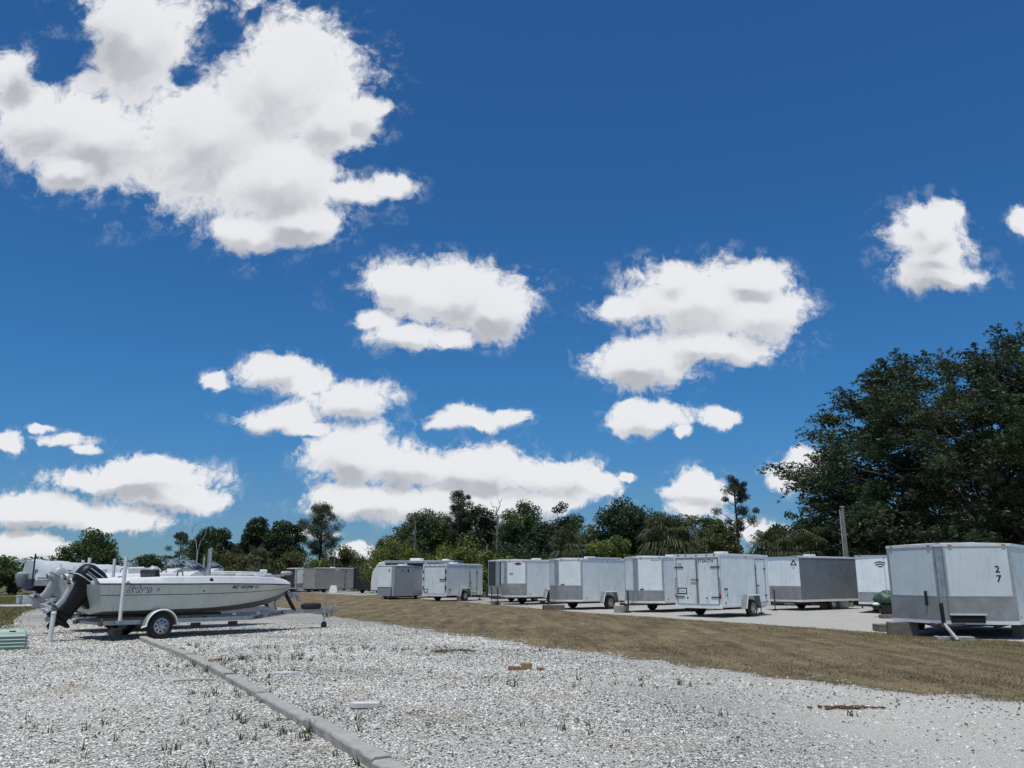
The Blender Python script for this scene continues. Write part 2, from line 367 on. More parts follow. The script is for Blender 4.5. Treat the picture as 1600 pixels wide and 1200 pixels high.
def glass_mat():
    m = bpy.data.materials.new('tinted_acrylic'); m.use_nodes = True; m.node_tree.nodes.clear(); q = NT(m.node_tree)
    g = q.n('ShaderNodeBsdfGlossy', {'Color': (0.8, 0.85, 0.88, 1), 'Roughness': 0.06})
    t = q.n('ShaderNodeBsdfTransparent', {'Color': (0.55, 0.60, 0.62, 1)})
    fr = q.n('ShaderNodeFresnel', {'IOR': 1.45})
    mx = q.n('ShaderNodeMixShader', {0: q.math('ADD', fr.outputs[0], 0.12), 1: t.outputs[0], 2: g.outputs[0]})
    q.n('ShaderNodeOutputMaterial', {'Surface': mx.outputs[0]})
    return m
M_acry = glass_mat()

def leaf_mat(name, ca, cb, trans=0.25, rough=0.5):
    m = bpy.data.materials.new(name); m.use_nodes = True; m.node_tree.nodes.clear(); q = NT(m.node_tree)
    tc = q.n('ShaderNodeTexCoord'); ge = q.n('ShaderNodeNewGeometry')
    n1 = q.noise(tc.outputs['Object'], 0.9, 4.0, 0.6)
    f = q.math('MULTIPLY_ADD', q.math('SUBTRACT', ge.outputs['Random Per Island'], 0.5), 0.7, q.ramp(n1, 0.3, 0.7), clamp=True)
    c = q.mix(f, (*ca, 1), (*cb, 1))
    d = q.n('ShaderNodeBsdfPrincipled', {'Base Color': c, 'Roughness': rough, 'Specular IOR Level': 0.3})
    t = q.n('ShaderNodeBsdfTranslucent', {'Color': c})
    mx = q.n('ShaderNodeMixShader', {0: trans, 1: d.outputs[0], 2: t.outputs[0]})
    q.n('ShaderNodeOutputMaterial', {'Surface': mx.outputs[0]})
    return m
L_oak = leaf_mat('oak_leaf', (0.0435, 0.0739, 0.0282), (0.1087, 0.1565, 0.0522))
L_dark = leaf_mat('dark_evergreen_leaf', (0.0245, 0.0454, 0.0227), (0.0643, 0.0983, 0.0378))
L_big = leaf_mat('fine_dark_leaf', (0.0271, 0.0427, 0.0214), (0.0737, 0.1009, 0.0389))
L_pine = leaf_mat('pine_needle', (0.0328, 0.0510, 0.0255), (0.0729, 0.0948, 0.0437), 0.15)
L_shrub = leaf_mat('yellow_green_shrub_leaf', (0.0900, 0.1320, 0.0300), (0.2026, 0.2326, 0.0540))
L_olive = leaf_mat('olive_leaf', (0.0632, 0.0807, 0.0281), (0.1369, 0.1439, 0.0491))
L_palm = leaf_mat('palm_frond', (0.0455, 0.0650, 0.0286), (0.1105, 0.1300, 0.0585), 0.2, 0.4)
L_deadpalm = leaf_mat('dry_palm_frond', (0.17, 0.15, 0.12), (0.34, 0.30, 0.235), 0.1, 0.7)
L_weed = leaf_mat('weed_leaf', (0.045, 0.055, 0.02), (0.11, 0.115, 0.05))
L_dead = leaf_mat('dead_grass_blade', (0.135, 0.105, 0.056), (0.29, 0.235, 0.135), 0.15, 0.8)
L_tuft = leaf_mat('dry_green_grass_blade', (0.09, 0.095, 0.03), (0.23, 0.19, 0.075), 0.2, 0.7)
M_bark = mat('grey_bark', (0.095, 0.082, 0.068), 0.9, 0, 0.3, 6, bump=0.6, bump_scale=18)
M_deadwood = mat('bleached_dead_wood', (0.19, 0.175, 0.155), 0.9, 0, 0.2, 6, bump=0.4, bump_scale=18)

# ---------------------------------------------------------------- ground
def ground_mat(kind):
    m = bpy.data.materials.new(kind); m.use_nodes = True; m.node_tree.nodes.clear(); q = NT(m.node_tree)
    tc = q.n('ShaderNodeTexCoord'); P = tc.outputs['Object']
    big = q.noise(P, 0.35, 5.0, 0.6); mid = q.noise(P, 2.2, 6.0, 0.65); fine = q.noise(P, 30.0, 5.0, 0.7)
    alpha = None
    if kind == 'shell_gravel':
        wv = q.vmath('MULTIPLY_ADD', q.vmath('SUBTRACT', q.noise(P, 25.0, 2.0, 0.5, out='Color'), (0.5, 0.5, 0.5)), (0.03, 0.03, 0.0), P)
        vo = q.n('ShaderNodeTexVoronoi', {'Vector': wv, 'Scale': 36.0}, voronoi_dimensions='2D')
        ve = q.n('ShaderNodeTexVoronoi', {'Vector': wv, 'Scale': 36.0}, voronoi_dimensions='2D', feature='DISTANCE_TO_EDGE')
        sep = q.n('ShaderNodeSeparateColor', {0: vo.outputs['Color']})
        stone = q.ramp(ve.outputs['Distance'], 0.04, 0.17)
        stone = q.math('MULTIPLY', stone, q.ramp(sep.outputs[1], 0.10, 0.45, 0.2, 1.0))
        sc = q.mix(sep.outputs[0], (0.36, 0.36, 0.33, 1), (0.85, 0.84, 0.765, 1))
        gap = q.mix(big, (0.10, 0.094, 0.08, 1), (0.22, 0.205, 0.175, 1))
        c = q.mix(stone, gap, sc)
        # worn sandy tracks and rusty dirt with their own outline
        c = q.mix(q.math('MULTIPLY', q.ramp(mid, 0.60, 0.76), q.ramp(big, 0.42, 0.6)), c, (0.30, 0.235, 0.15, 1))
        c = q.mix(q.ramp(q.noise(P, 0.22, 4.0, 0.6), 0.46, 0.62, 0.0, 0.5), c, (0.56, 0.545, 0.49, 1))
        sx = q.n('ShaderNodeSeparateXYZ', {0: P})
        sand = q.ramp(q.math('ADD', q.math('MULTIPLY_ADD', sx.outputs[0], 0.55, q.math('MULTIPLY', sx.outputs[1], 0.02)), q.math('MULTIPLY', big, 2.4)), 2.2, 3.9, 0.0, 0.75)
        c = q.mix(sand, c, q.mix(fine, (0.44, 0.425, 0.375, 1), (0.66, 0.645, 0.58, 1)))
        h = q.math('MULTIPLY_ADD', stone, 0.8, q.math('MULTIPLY', fine, 0.4)); bd = 0.02; rough = 0.9
    elif kind == 'dead_lawn':
        s2 = q.n('ShaderNodeMapping', {'Vector': P, 'Rotation': (0, 0, R(-27)), 'Scale': (1.2, 0.16, 1)})
        st = q.noise(s2.outputs[0], 1.6, 7.0, 0.68)
        c = q.mix(q.ramp(st, 0.32, 0.68), (0.10, 0.080, 0.046, 1), (0.275, 0.215, 0.115, 1))
        c = q.mix(q.ramp(fine, 0.35, 0.7, 0.0, 0.5), c, (0.095, 0.068, 0.038, 1))
        c = q.mix(q.ramp(mid, 0.52, 0.70, 0.0, 0.7), c, (0.30, 0.285, 0.24, 1))
        c = q.mix(q.ramp(q.noise(P, 0.55, 5.0, 0.65), 0.52, 0.68, 0.0, 0.6), c, (0.115, 0.115, 0.045, 1))
        at_ = q.n('ShaderNodeAttribute', attribute_name='green')
        c = q.mix(q.math('MULTIPLY', at_.outputs['Fac'], q.ramp(mid, 0.3, 0.6)), c, (0.10, 0.105, 0.03, 1))
        ed = q.n('ShaderNodeAttribute', attribute_name='edge').outputs['Fac']
        nz = q.math('MULTIPLY_ADD', q.noise(P, 0.8, 7.0, 0.72), 3.2, q.math('MULTIPLY_ADD', fine, 0.6, -2.05))
        alpha = q.ramp(q.math('ADD', ed, nz), 0.05, 0.5)
        h = q.math('MULTIPLY_ADD', fine, 0.7, mid); bd = 0.04; rough = 0.95
    elif kind == 'rough_grass_ground':
        s2 = q.n('ShaderNodeMapping', {'Vector': P, 'Scale': (0.2, 1.2, 1)})
        st = q.noise(s2.outputs[0], 1.4, 6.0, 0.65)
        c = q.mix(q.ramp(st, 0.35, 0.65), (0.085, 0.095, 0.032, 1), (0.16, 0.145, 0.06, 1))
        c = q.mix(q.ramp(fine, 0.4, 0.7, 0.0, 0.5), c, (0.05, 0.05, 0.022, 1))
        h = fine; bd = 0.05; rough = 0.95
    else:   # pale concrete slab
        c = q.mix(mid, (0.44, 0.43, 0.40, 1), (0.56, 0.55, 0.51, 1)); h = fine; bd = 0.004; rough = 0.9
    b = q.n('ShaderNodeBsdfPrincipled', {'Base Color': c, 'Roughness': rough, 'Specular IOR Level': 0.15})
    bn = q.n('ShaderNodeBump', {'Height': h, 'Strength': 0.8, 'Distance': bd})
    q.set(b.inputs['Normal'], bn.outputs[0])
    sh = b.outputs[0]
    if alpha is not None:
        tr = q.n('ShaderNodeBsdfTransparent')
        sh = q.n('ShaderNodeMixShader', {0: alpha, 1: tr.outputs[0], 2: sh}).outputs[0]
    q.n('ShaderNodeOutputMaterial', {'Surface': sh})
    return m
def structure(o):
    o['kind'] = 'structure'; return o
structure(MB().add([(-3000, -200, 0), (3000, -200, 0), (3000, 4000, 0), (-3000, 4000, 0)], [(0, 1, 2, 3)]).build('ground', ground_mat('rough_grass_ground')))
lot = [(-9, -6), (40, -6), (40, 30), (24, 60), (6, 92), (-16, 128), (-70, 128), (-44, 92), (-31.5, 62), (-27.2, 52), (-25.2, 47), (-21.5, 38), (-17.6, 30.5), (-15.4, 26.8), (-13.5, 22.5), (-12.0, 15), (-11.5, 5)]
structure(MB().add([(x, y, 0.006) for x, y in lot], [tuple(range(len(lot)))]).build('gravel_lot', ground_mat('shell_gravel')))
structure(MB().prism([(-40, 44.2), (-25.6, 44.6), (-22.6, 46.0), (-24.4, 47.6), (-40, 46.9)], 0.0, 0.05).build('concrete_path', ground_mat('concrete_slab')))

LOWER = [(9.5, 6), (6.07, 10.47), (4.45, 12.23), (2.32, 15.8), (0, 19.74), (-3.3, 26.2), (-6.84, 32.97), (-14.3, 48.1), (-24, 66), (-36, 88)]
UPPER = [(16, 14), (12.2, 20.7), (10.5, 23.7), (8.32, 28.1), (5.6, 33.2), (2.85, 38.4), (-4.28, 57.4), (-14.8, 76.5), (-26, 95), (-36, 112)]
def strip_pt(a, t):
    i = min(int(a), len(LOWER) - 2); k = a - i
    l = [LOWER[i][j] * (1 - k) + LOWER[i + 1][j] * k for j in (0, 1)]; u = [UPPER[i][j] * (1 - k) + UPPER[i + 1][j] * k for j in (0, 1)]
    return (l[0] * (1 - t) + u[0] * t, l[1] * (1 - t) + u[1] * t), math.hypot(l[0] - u[0], l[1] - u[1])
V = []; F = []; edge = []; green = []
NA, NB = 90, 22
for i in range(NA + 1):
    for j in range(NB + 1):
        t = -0.10 + 1.16 * j / NB
        p, w = strip_pt(i / NA * (len(LOWER) - 1.001), t)
        w = min(w, 14)
        V.append((p[0], p[1], 0.012 + 0.02 * max(0, 1 - abs(2 * t - 1))))
        edge.append(min(t * w, (1 - t) * w * 1.4)); green.append(max(0.0, min(1.0, (p[0] - 8.8) / 3.0)))
for i in range(NA):
    for j in range(NB):
        a = i * (NB + 1) + j; F.append((a, a + NB + 1, a + NB + 2, a + 1))
lawn = structure(np_mesh('dead_lawn', V, F, ground_mat('dead_lawn'), smooth=True))
for nm, dat in (('edge', edge), ('green', green)):
    at_ = lawn.data.attributes.new(nm, 'FLOAT', 'POINT'); at_.data.foreach_set('value', np.array(dat, np.float32))

rng = np.random.default_rng(5)
def in_view(x, y, m=0.3):
    return (np.abs(x) < 0.66 * y + m)
# ------- shell pieces lying on the lot near the camera
def lower_edge(y):
    ys = [p[1] for p in LOWER]; xs = [p[0] for p in LOWER]
    return np.interp(y, ys, xs)
def scatter_shells(n):
    m = int(n * 2.1)
    y = np.sqrt(6.6 ** 2 + (29.0 ** 2 - 6.6 ** 2) * rng.random(m))
    x = (rng.random(m) * 2 - 1) * (0.66 * y + 1.5)
    keep = (x < lower_edge(y) + 0.4 + rng.normal(0, 0.45, m)) & (rng.random(m) < np.clip((29.5 - y) / 17, 0, 1))
    # the right hand side is worn down to fine shell sand, with thin lanes where wheels have run
    lane = np.abs(((x + 0.52 * y + 0.35 * np.sin(y * .5)) % 3.1) - 1.55)
    thin = np.clip((x - 0.8) * .32 + 0.4 * np.sin(x * 1.3 + y) * np.sin(y * .7), 0, .78) + .35 * (lane < .22)
    keep &= rng.random(m) > thin
    x, y = x[keep][:n], y[keep][:n]; n = len(x)
    s = (0.006 + 0.009 * rng.random(n) ** 1.8) * (1 + 0.03 * (y - 7))
    base = np.array([[math.cos(1.2566 * i), math.sin(1.2566 * i), -.25] for i in range(5)] + [[0, 0, 1]], np.float32)
    sh = base[None] * (1 + rng.normal(0, .22, (n, 6, 1))) + rng.normal(0, .16, (n, 6, 3))
    sh = sh * np.stack([s * (1 + .6 * rng.random(n)), s * (.7 + .4 * rng.random(n)), s * (.3 + .3 * rng.random(n))], 1)[:, None, :]
    a = rng.random(n) * 6.283; ca, sa = np.cos(a)[:, None], np.sin(a)[:, None]
    tl = rng.normal(0, .35, n)[:, None]; X = sh[..., 0]; Z = sh[..., 2]
    X2 = X * np.cos(tl) - Z * np.sin(tl); Z2 = X * np.sin(tl) + Z * np.cos(tl)
    Vx = X2 * ca - sh[..., 1] * sa + x[:, None]; Vy = X2 * sa + sh[..., 1] * ca + y[:, None]; Vz = Z2 + 0.009 + s[:, None] * .2
    V = np.stack([Vx, Vy, Vz], -1).reshape(-1, 3)
    f = np.array([[0, 1, 5], [1, 2, 5], [2, 3, 5], [3, 4, 5], [4, 0, 5]])
    F = (f[None] + (np.arange(n) * 6)[:, None, None]).reshape(-1, 3)
    return V, F
def shell_mat():
    m = bpy.data.materials.new('bleached_shell'); m.use_nodes = True; m.node_tree.nodes.clear(); q = NT(m.node_tree)
    ge = q.n('ShaderNodeNewGeometry'); tc = q.n('ShaderNodeTexCoord')
    r = ge.outputs['Random Per Island']
    c = q.mix(r, (0.34, 0.335, 0.30, 1), (0.85, 0.84, 0.765, 1))
    big = q.noise(tc.outputs['Object'], 0.32, 5.0, 0.62)
    c = q.mix(q.math('LESS_THAN', r, q.ramp(big, 0.38, 0.60, 0.34, 0.05)), c, (0.10, 0.095, 0.082, 1))
    d = q.ramp(big, 0.35, 0.62, 0.82, 1.0)
    c = q.mix(q.ramp(q.noise(tc.outputs['Object'], 0.7, 6.0, 0.7), 0.54, 0.68, 0.0, 0.62), c, (0.40, 0.315, 0.20, 1))
    c = q.mix(1.0, c, q.n('ShaderNodeCombineColor', {0: d, 1: d, 2: d}).outputs[0], 'MULTIPLY')
    b = q.n('ShaderNodeBsdfPrincipled', {'Base Color': c, 'Roughness': 0.8, 'Specular IOR Level': 0.25})
    q.n('ShaderNodeOutputMaterial', {'Surface': b.outputs[0]})
    return m
V, F = scatter_shells(300000)
o = np_mesh('shell_gravel', V, F, shell_mat()); o['kind'] = 'stuff'
tag(o, 'loose bleached white shell pieces covering the lot in the foreground', 'gravel')

def blades(name, X, Y, L, Wd, lean, matl, z0=0.012):
    n = len(X); a = rng.random(n) * 6.283; b = rng.random(n) * 6.283
    dx, dy = np.cos(a) * Wd / 2, np.sin(a) * Wd / 2
    lx, ly = np.cos(b) * lean * L, np.sin(b) * lean * L
    V = np.stack([np.stack([X - dx, Y - dy, np.full(n, z0)], 1), np.stack([X + dx, Y + dy, np.full(n, z0)], 1), np.stack([X + lx, Y + ly, z0 + L * np.sqrt(np.maximum(0.05, 1 - lean ** 2))], 1)], 1).reshape(-1, 3)
    F = np.arange(3 * n).reshape(-1, 3)
    return np_mesh(name, V, F, matl)
# ------- blades of the dead lawn
n = 150000
a = rng.random(n) ** 1.3 * 6.3; t = rng.random(n) * 1.12 - 0.06
i = np.minimum(a.astype(int), len(LOWER) - 2); k = (a - i)[:, None]
LO, UP = np.array(LOWER), np.array(UPPER)
l = LO[i] * (1 - k) + LO[i + 1] * k; u = UP[i] * (1 - k) + UP[i + 1] * k
p = l * (1 - t)[:, None] + u * t[:, None]
keep = in_view(p[:, 0], p[:, 1], 1.5) & (rng.random(n) < np.clip(np.minimum(t, 1 - t) * 7 + 0.10, 0, 1)) & (np.sin(p[:, 0] * 1.7 + np.sin(p[:, 1] * 1.1) * 2) + np.sin(p[:, 1] * 2.3 + 1.3 * p[:, 0]) + rng.normal(0, .7, n) > -1.0)
p = p[keep]; n = len(p)
o = blades('dead_grass', p[:, 0], p[:, 1], 0.025 + 0.045 * rng.random(n), 0.012 + 0.010 * rng.random(n), 0.5 + 0.45 * rng.random(n), L_dead)
o['kind'] = 'stuff'; tag(o, 'short dry brown grass of the strip between the gravel and the trailers', 'grass')
# ------- rough grass at the far left
n = 60000
x = -46 + 34 * rng.random(n); y = 24 + 40 * rng.random(n)
lx = np.interp(y, [22.5, 26.8, 30.5, 38, 47, 52, 62, 92], [-13.5, -15.4, -17.6, -21.5, -25.2, -27.2, -31.5, -44])
keep = (x < lx - 0.1 + rng.normal(0, .3, n)) & in_view(x, y, 1) & ~((y > 44) & (y < 47.8)); x, y = x[keep], y[keep]; n = len(x)
o = blades('rough_grass', x, y, 0.06 + 0.12 * rng.random(n), 0.02 + 0.015 * rng.random(n), 0.3 + 0.5 * rng.random(n), L_tuft)
o['kind'] = 'stuff'; tag(o, 'rough green and straw grass at the far left beside the concrete path', 'grass')
# ------- sprouting weeds in the gravel
C = []
def patch(x, y, sx, sy, n):
    for _ in range(n): C.append((random.gauss(x, sx), random.gauss(y, sy), random.uniform(.6, 1.25)))
patch(-5.3, 15.9, .5, .35, 26); patch(-4.3, 16.5, .9, .5, 26); patch(-4.0, 14.3, .6, .5, 14); patch(-1.9, 18.4, 1.4, .35, 34)
patch(-3.6, 11.6, .35, .4, 20); patch(-2.2, 8.9, .35, .5, 22); patch(-5.6, 14.9, .25, .5, 12); patch(-2.9, 7.9, 1.0, .5, 14)
patch(0.3, 12.9, .5, .4, 6); patch(1.9, 12.3, .4, .3, 8); patch(-0.8, 9.0, 1.6, .8, 10); patch(1.2, 9.2, .8, .6, 7); patch(-6, 18.5, 1.2, .8, 24); patch(-4, 8.6, .5, .6, 8)
bx, by, bl, bw, bn = [], [], [], [], []
for (x, y, s) in C:
    for k in range(random.randint(5, 10)):
        bx.append(x + random.gauss(0, .022 * s)); by.append(y + random.gauss(0, .022 * s)); bl.append(s * random.uniform(.05, .13)); bw.append(s * random.uniform(.010, .018)); bn.append(random.uniform(.1, .75))
o = blades('weeds', np.array(bx), np.array(by), np.array(bl), np.array(bw), np.array(bn), L_weed)
o['kind'] = 'stuff'; tag(o, 'small green weeds sprouting through the white shell gravel', 'weeds')
# ------- bark chips and leaf litter washed up along the lawn edge
V = []; F = []
chips = MB()
for k in range(260):
    a = random.uniform(0.6, 5.2); (p, w) = strip_pt(a, random.gauss(-0.035, 0.025) - 0.01)
    s = random.uniform(.012, .042); chips.box((p[0], p[1], .018), (s, s * random.uniform(.2, .5), random.uniform(.005, .012)), random.uniform(0, 3), random.gauss(0, .15), random.gauss(0, .15))
for k in range(150):
    y = random.uniform(7.5, 20); x = random.uniform(-.6 * y, min(.6 * y, float(lower_edge(y))))
    s = random.uniform(.012, .045); chips.box((x, y, .024), (s, s * random.uniform(.15, .5), .012), random.uniform(0, 3), random.gauss(0, .2), random.gauss(0, .2))
o = chips.build('leaf_litter', M_bark); o['kind'] = 'stuff'; tag(o, 'dark bark chips and leaf litter along the edge of the brown grass', 'litter')

# ---------------------------------------------------------------- foliage
def leaf_quads(centres, radii, counts, size, aspect=0.5, seed=0, flat=0.0, droop=0.0, squash=1.0, shell=False):
    g = np.random.default_rng(seed)
    C = np.repeat(np.asarray(centres, float), counts, 0); Rr = np.repeat(np.asarray(radii, float), counts)
    n = len(C)
    d = g.normal(0, 1, (n, 3)); d /= np.linalg.norm(d, axis=1)[:, None]
    rad = (0.55 + 0.5 * g.random(n)) if shell else g.random(n) ** 0.45
    P = C + d * (Rr * rad)[:, None] * np.array([1, 1, squash])
    ax = g.normal(0, 1, (n, 3)); ax[:, 2] = ax[:, 2] * (1 - flat) - droop
    ax /= np.linalg.norm(ax, axis=1)[:, None]
    sd_ = g.normal(0, 1, (n, 3)); sd_ = np.cross(ax, sd_); sd_ /= np.linalg.norm(sd_, axis=1)[:, None]
    L = size * (0.6 + 0.8 * g.random(n))[:, None]; Wd = L * aspect
    V = np.stack([P - ax * L * .5, P + sd_ * Wd * .5, P + ax * L * .5, P - sd_ * Wd * .5], 1).reshape(-1, 3)
    F = np.arange(4 * n).reshape(-1, 4)
    return V, F
def limb(mb, p0, p1, r0, r1, g, bend=0.12, seg=4, n=6):
    p0, p1 = np.array(p0, float), np.array(p1, float); L = np.linalg.norm(p1 - p0)
    pts = []; rs = []
    for i in range(seg + 1):
        t = i / seg; w = math.sin(math.pi * t) * bend * L
        pts.append(tuple(p0 + (p1 - p0) * t + (g.normal(0, 1, 3) * w * .5 if 0 < i < seg else 0))); rs.append(r0 + (r1 - r0) * t)
    mb.tube(pts, rs, n); return pts
def tree(name, label, x, y, top, rad, base, leaf, size=.22, clumps=60, per=260, clump_r=None, seed=1, trunk_r=.18, squash=.75, shape='round', group=None, aspect=.5, lean=0, droop=0.15, flat=.2):
    g = np.random.default_rng(seed)
    e = thing(name, label, 'tree', (x, y, 0), 0, group)
    cz = (top + base) / 2; hz = (top - base) / 2
    cr = clump_r or rad * .32
    cs = []; tries = 0
    while len(cs) < clumps and tries < 6000:
        tries += 1
        d = g.normal(0, 1, 3); d /= np.linalg.norm(d); k = g.random() ** .4
        z = d[2] * k
        wz = 1.0
        if shape == 'cone': wz = 1.05 - .55 * (z + 1) / 2
        if shape == 'umbrella': wz = .45 + .75 * max(0, min(1, (z + .9) / 1.2)) if z < .3 else 1.1
        p = (d[0] * k * (rad - cr * .6) * wz + lean * (z + 1), d[1] * k * (rad - cr * .6) * wz, cz + z * (hz - cr * .5))
        cs.append(p)
    rr = cr * (.6 + .7 * g.random(len(cs)))
    cnt = np.maximum(20, (per * (rr / cr) ** 2)).astype(int)
    V, F = leaf_quads(cs, rr, cnt, size, aspect, seed + 7, flat, droop, squash)
    # stray twigs so that the outline is uneven
    t = MB(); fork = base + (cz - base) * .45
    limb(t, (0, 0, -.1), (lean * .3, 0, fork), trunk_r, trunk_r * .72, g, .05, 5, 8)
    for i, c in enumerate(cs):
        if i % 3 == 0 or len(cs) < 40:
            limb(t, (lean * .3, 0, fork * (.75 + .25 * g.random())), c, trunk_r * .38, .015, g, .10, 4, 5)
    t.build('trunk', M_bark, e, 60)
    np_mesh('crown', V, F, leaf, e)
    return e
def pine(name, label, x, y, top, rad, base, seed=1, clumps=34, per=200, tr=.16, size=.34, group=None):
    g = np.random.default_rng(seed)
    e = thing(name, label, 'tree', (x, y, 0), 0, group)
    t = MB(); limb(t, (0, 0, -.1), (g.normal(0, .15), 0, top - .3), tr, .04, g, .015, 8, 8)
    cs = []; rr = []
    for i in range(clumps):
        z = base + (top - base) * (g.random() ** .75); k = (z - base) / (top - base)
        w = rad * (0.45 + 1.1 * k if k < .5 else 1.0 - .75 * (k - .5) / .5 + .02)
        a = g.random() * 6.283; r_ = w * (.35 + .65 * g.random())
        p = (r_ * math.cos(a), r_ * math.sin(a), z); cs.append(p); rr.append(.34 + .3 * g.random())
        limb(t, (0, 0, z - r_ * .45 - .15), p, .04, .012, g, .10, 4, 5)
    cs.append((0, 0, top - .3)); rr.append(.5)
    rr = np.array(rr) * rad / 2.2
    V, F = leaf_quads(cs, rr, np.full(len(cs), per), size, .12, seed + 3, 0, -.15, .75)
    t.build('trunk', M_bark, e, 60); np_mesh('crown', V, F, L_pine, e)
    return e
def palm(name, label, x, y, top, rad, trunk_h, seed=1, fronds=40, dead=16, group=None):
    g = np.random.default_rng(seed)
    e = thing(name, label, 'palm', (x, y, 0), 0, group)
    t = MB(); limb(t, (0, 0, -.1), (g.normal(0, .12), 0, trunk_h), .22, .17, g, .02, 6, 9); t.build('trunk', M_bark, e, 60)
    def fans(n, lo, hi, scale):
        V = []; F = []
        for i in range(n):
            a = g.random() * 6.283; el = lo + (hi - lo) * g.random(); st = rad * (.45 + .2 * g.random()) * scale
            d = np.array([math.cos(a) * math.cos(el), math.sin(a) * math.cos(el), math.sin(el)])
            c0 = np.array([0, 0, trunk_h]); hub = c0 + d * st + np.array([0, 0, -.10 * st])
            side = np.cross(d, [0, 0, 1]); side /= np.linalg.norm(side); up = np.cross(side, d)
            b = len(V); V += [c0 + side * .02, hub + side * .02, hub - side * .02, c0 - side * .02]; F.append((b, b + 1, b + 2, b + 3))
            fl = rad * .58 * scale
            for j in range(17):
                w = R(-105 + 210 * j / 16) + g.normal(0, .05)
                v = d * math.cos(w) + side * math.sin(w); ll = fl * (1 - .25 * abs(w) / 2)
                mid = hub + v * ll * .6 + up * .03; tip = hub + v * ll + np.array([0, 0, -ll * (.28 + .25 * g.random())])
                pp = np.cross(v, up); pp = pp / np.linalg.norm(pp) * .035 * rad / 1.5
                b = len(V); V += [hub, mid + pp, tip, mid - pp]; F.append((b, b + 1, b + 2, b + 3))
        return np.array(V), np.array(F)
    V, F = fans(fronds, R(-25), R(80), 1.0); np_mesh('crown', V, F, L_palm, e)
    if dead:
        V, F = fans(dead, R(-82), R(-35), .85); np_mesh('dead_fronds', V, F, L_deadpalm, e)
    return e
def shrub(name, label, x, y, top, rad, leaf, seed, clumps=40, per=220, size=.2, group=None, ry=None):
    g = np.random.default_rng(seed); e = thing(name, label, 'shrub', (x, y, 0), 0, group)
    cs = []
    for i in range(clumps):
        a = g.random() * 6.283; k = math.sqrt(g.random()); h = top * (1 - .55 * k ** 2)
        cs.append((math.cos(a) * k * rad * .88, math.sin(a) * k * rad * .8, h * (.2 + .74 * g.random() ** .8)))
    rr = rad * .27 * (.6 + .6 * g.random(clumps))
    V, F = leaf_quads(cs, rr, np.full(clumps, per), size, .5, seed + 1, .1, 0, .9)
    t = MB()
    for c in cs[::3]: limb(t, (g.normal(0, .15), g.normal(0, .15), -.05), c, .05, .012, g, .1, 3, 5)
    t.build('stem', M_bark, e, 60); np_mesh('foliage', V, F, leaf, e)
    return e
GT = 'trees behind the parked trailers'
tree('oak_tree', 'round dark green tree standing alone above the covered boat at far left', -43.9, 88, 6.35, 3.2, .6, L_oak, .26, 70, 300, 1.0, 3, group=None)
tree('low_tree', 'small dark tree low on the skyline behind the left boats', -48.0, 112, 4.8, 2.3, .6, L_dark, .28, 34, 220, .9, 8)
pine('pine_tree', 'thin open pine behind the hoop of the landing net', -43.1, 110, 7.1, 2.0, 2.2, 21, 30, 170)
tree('evergreen_tree', 'dense black-green tree directly right of the landing net', -33.4, 95, 7.2, 3.0, .2, L_dark, .27, 110, 320, .95, 31, trunk_r=.2)
tree('evergreen_tree', 'tall ragged dark tree above the boat bow, left of the big pine', -30.3, 100, 8.8, 2.9, .2, L_dark, .28, 110, 280, .9, 36, shape='cone')
tree('evergreen_tree', 'dark tree touching the left side of the tall round-headed pine', -26.6, 98, 8.3, 2.7, .2, L_dark, .27, 95, 270, .85, 39)
pine('pine_tree', 'tall round-headed pine with bare trunk standing against the sky left of centre', -22.7, 100, 9.9, 3.0, 4.0, 44, 100, 190, .22, .3)
tree('broadleaf_tree', 'low olive tree behind the taupe trailer', -19.6, 100, 5.2, 2.6, .5, L_olive, .25, 44, 230, .9, 51)
tree('broadleaf_tree', 'wide dark tree at the left end of the tall central clump', -8.2, 80, 8.3, 3.0, .4, L_oak, .23, 105, 220, .85, 61, group=GT)
pine('pine_tree', 'bushy-topped pine, highest point of the central tree clump', -4.9, 78, 9.45, 1.9, 4.4, 64, 40, 230, .17, .3)
tree('broadleaf_tree', 'dark tree behind the bleached snag in the central clump', -3.2, 80, 8.5, 3.0, .4, L_dark, .24, 105, 240, .85, 67, group=GT)
tree('broadleaf_tree', 'feathery-topped dark tree right of the bleached snag', 0.9, 77, 8.5, 2.8, .4, L_oak, .22, 105, 230, .8, 71, group=GT)
tree('broadleaf_tree', 'dark tree at the right end of the central clump', 4.0, 72, 7.8, 2.4, .3, L_dark, .22, 90, 230, .75, 75, group=GT)
tree('broadleaf_tree', 'dark rounded tree behind the white trailers right of centre', 8.6, 60, 7.45, 3.0, .4, L_dark, .2, 105, 300, .85, 81, group=GT)
pine('pine_tree', 'slender open pine sticking up left of the huge tree', 16.5, 62, 8.75, 1.75, 4.0, 91, 36, 180, .13, .28)
tree('broadleaf_tree', 'thin-leaved tree low beside the slender pine', 13.9, 60, 6.0, 1.9, .8, L_oak, .19, 40, 170, .6, 95)
tree('broadleaf_tree', 'dark small tree between the slender pine and the huge tree', 18.6, 56, 6.0, 2.1, .8, L_dark, .19, 50, 220, .65, 97)
shrub('shrub', 'bright yellow-green thicket behind the silver trailer', -9.6, 72, 4.7, 3.1, L_shrub, 101, 44, 240)
shrub('shrub', 'bright green thicket above the white trailer with the lock bar', -4.2, 69, 5.0, 3.4, L_shrub, 103, 52, 260)
shrub('shrub', 'low olive bush behind the black trailer', -15.6, 97, 4.3, 3.2, L_olive, 105, 36, 200, .24)
shrub('shrub', 'dark bush filling the foot of the central trees', 0.8, 72, 5.0, 3.2, L_dark, 107, 50, 240)
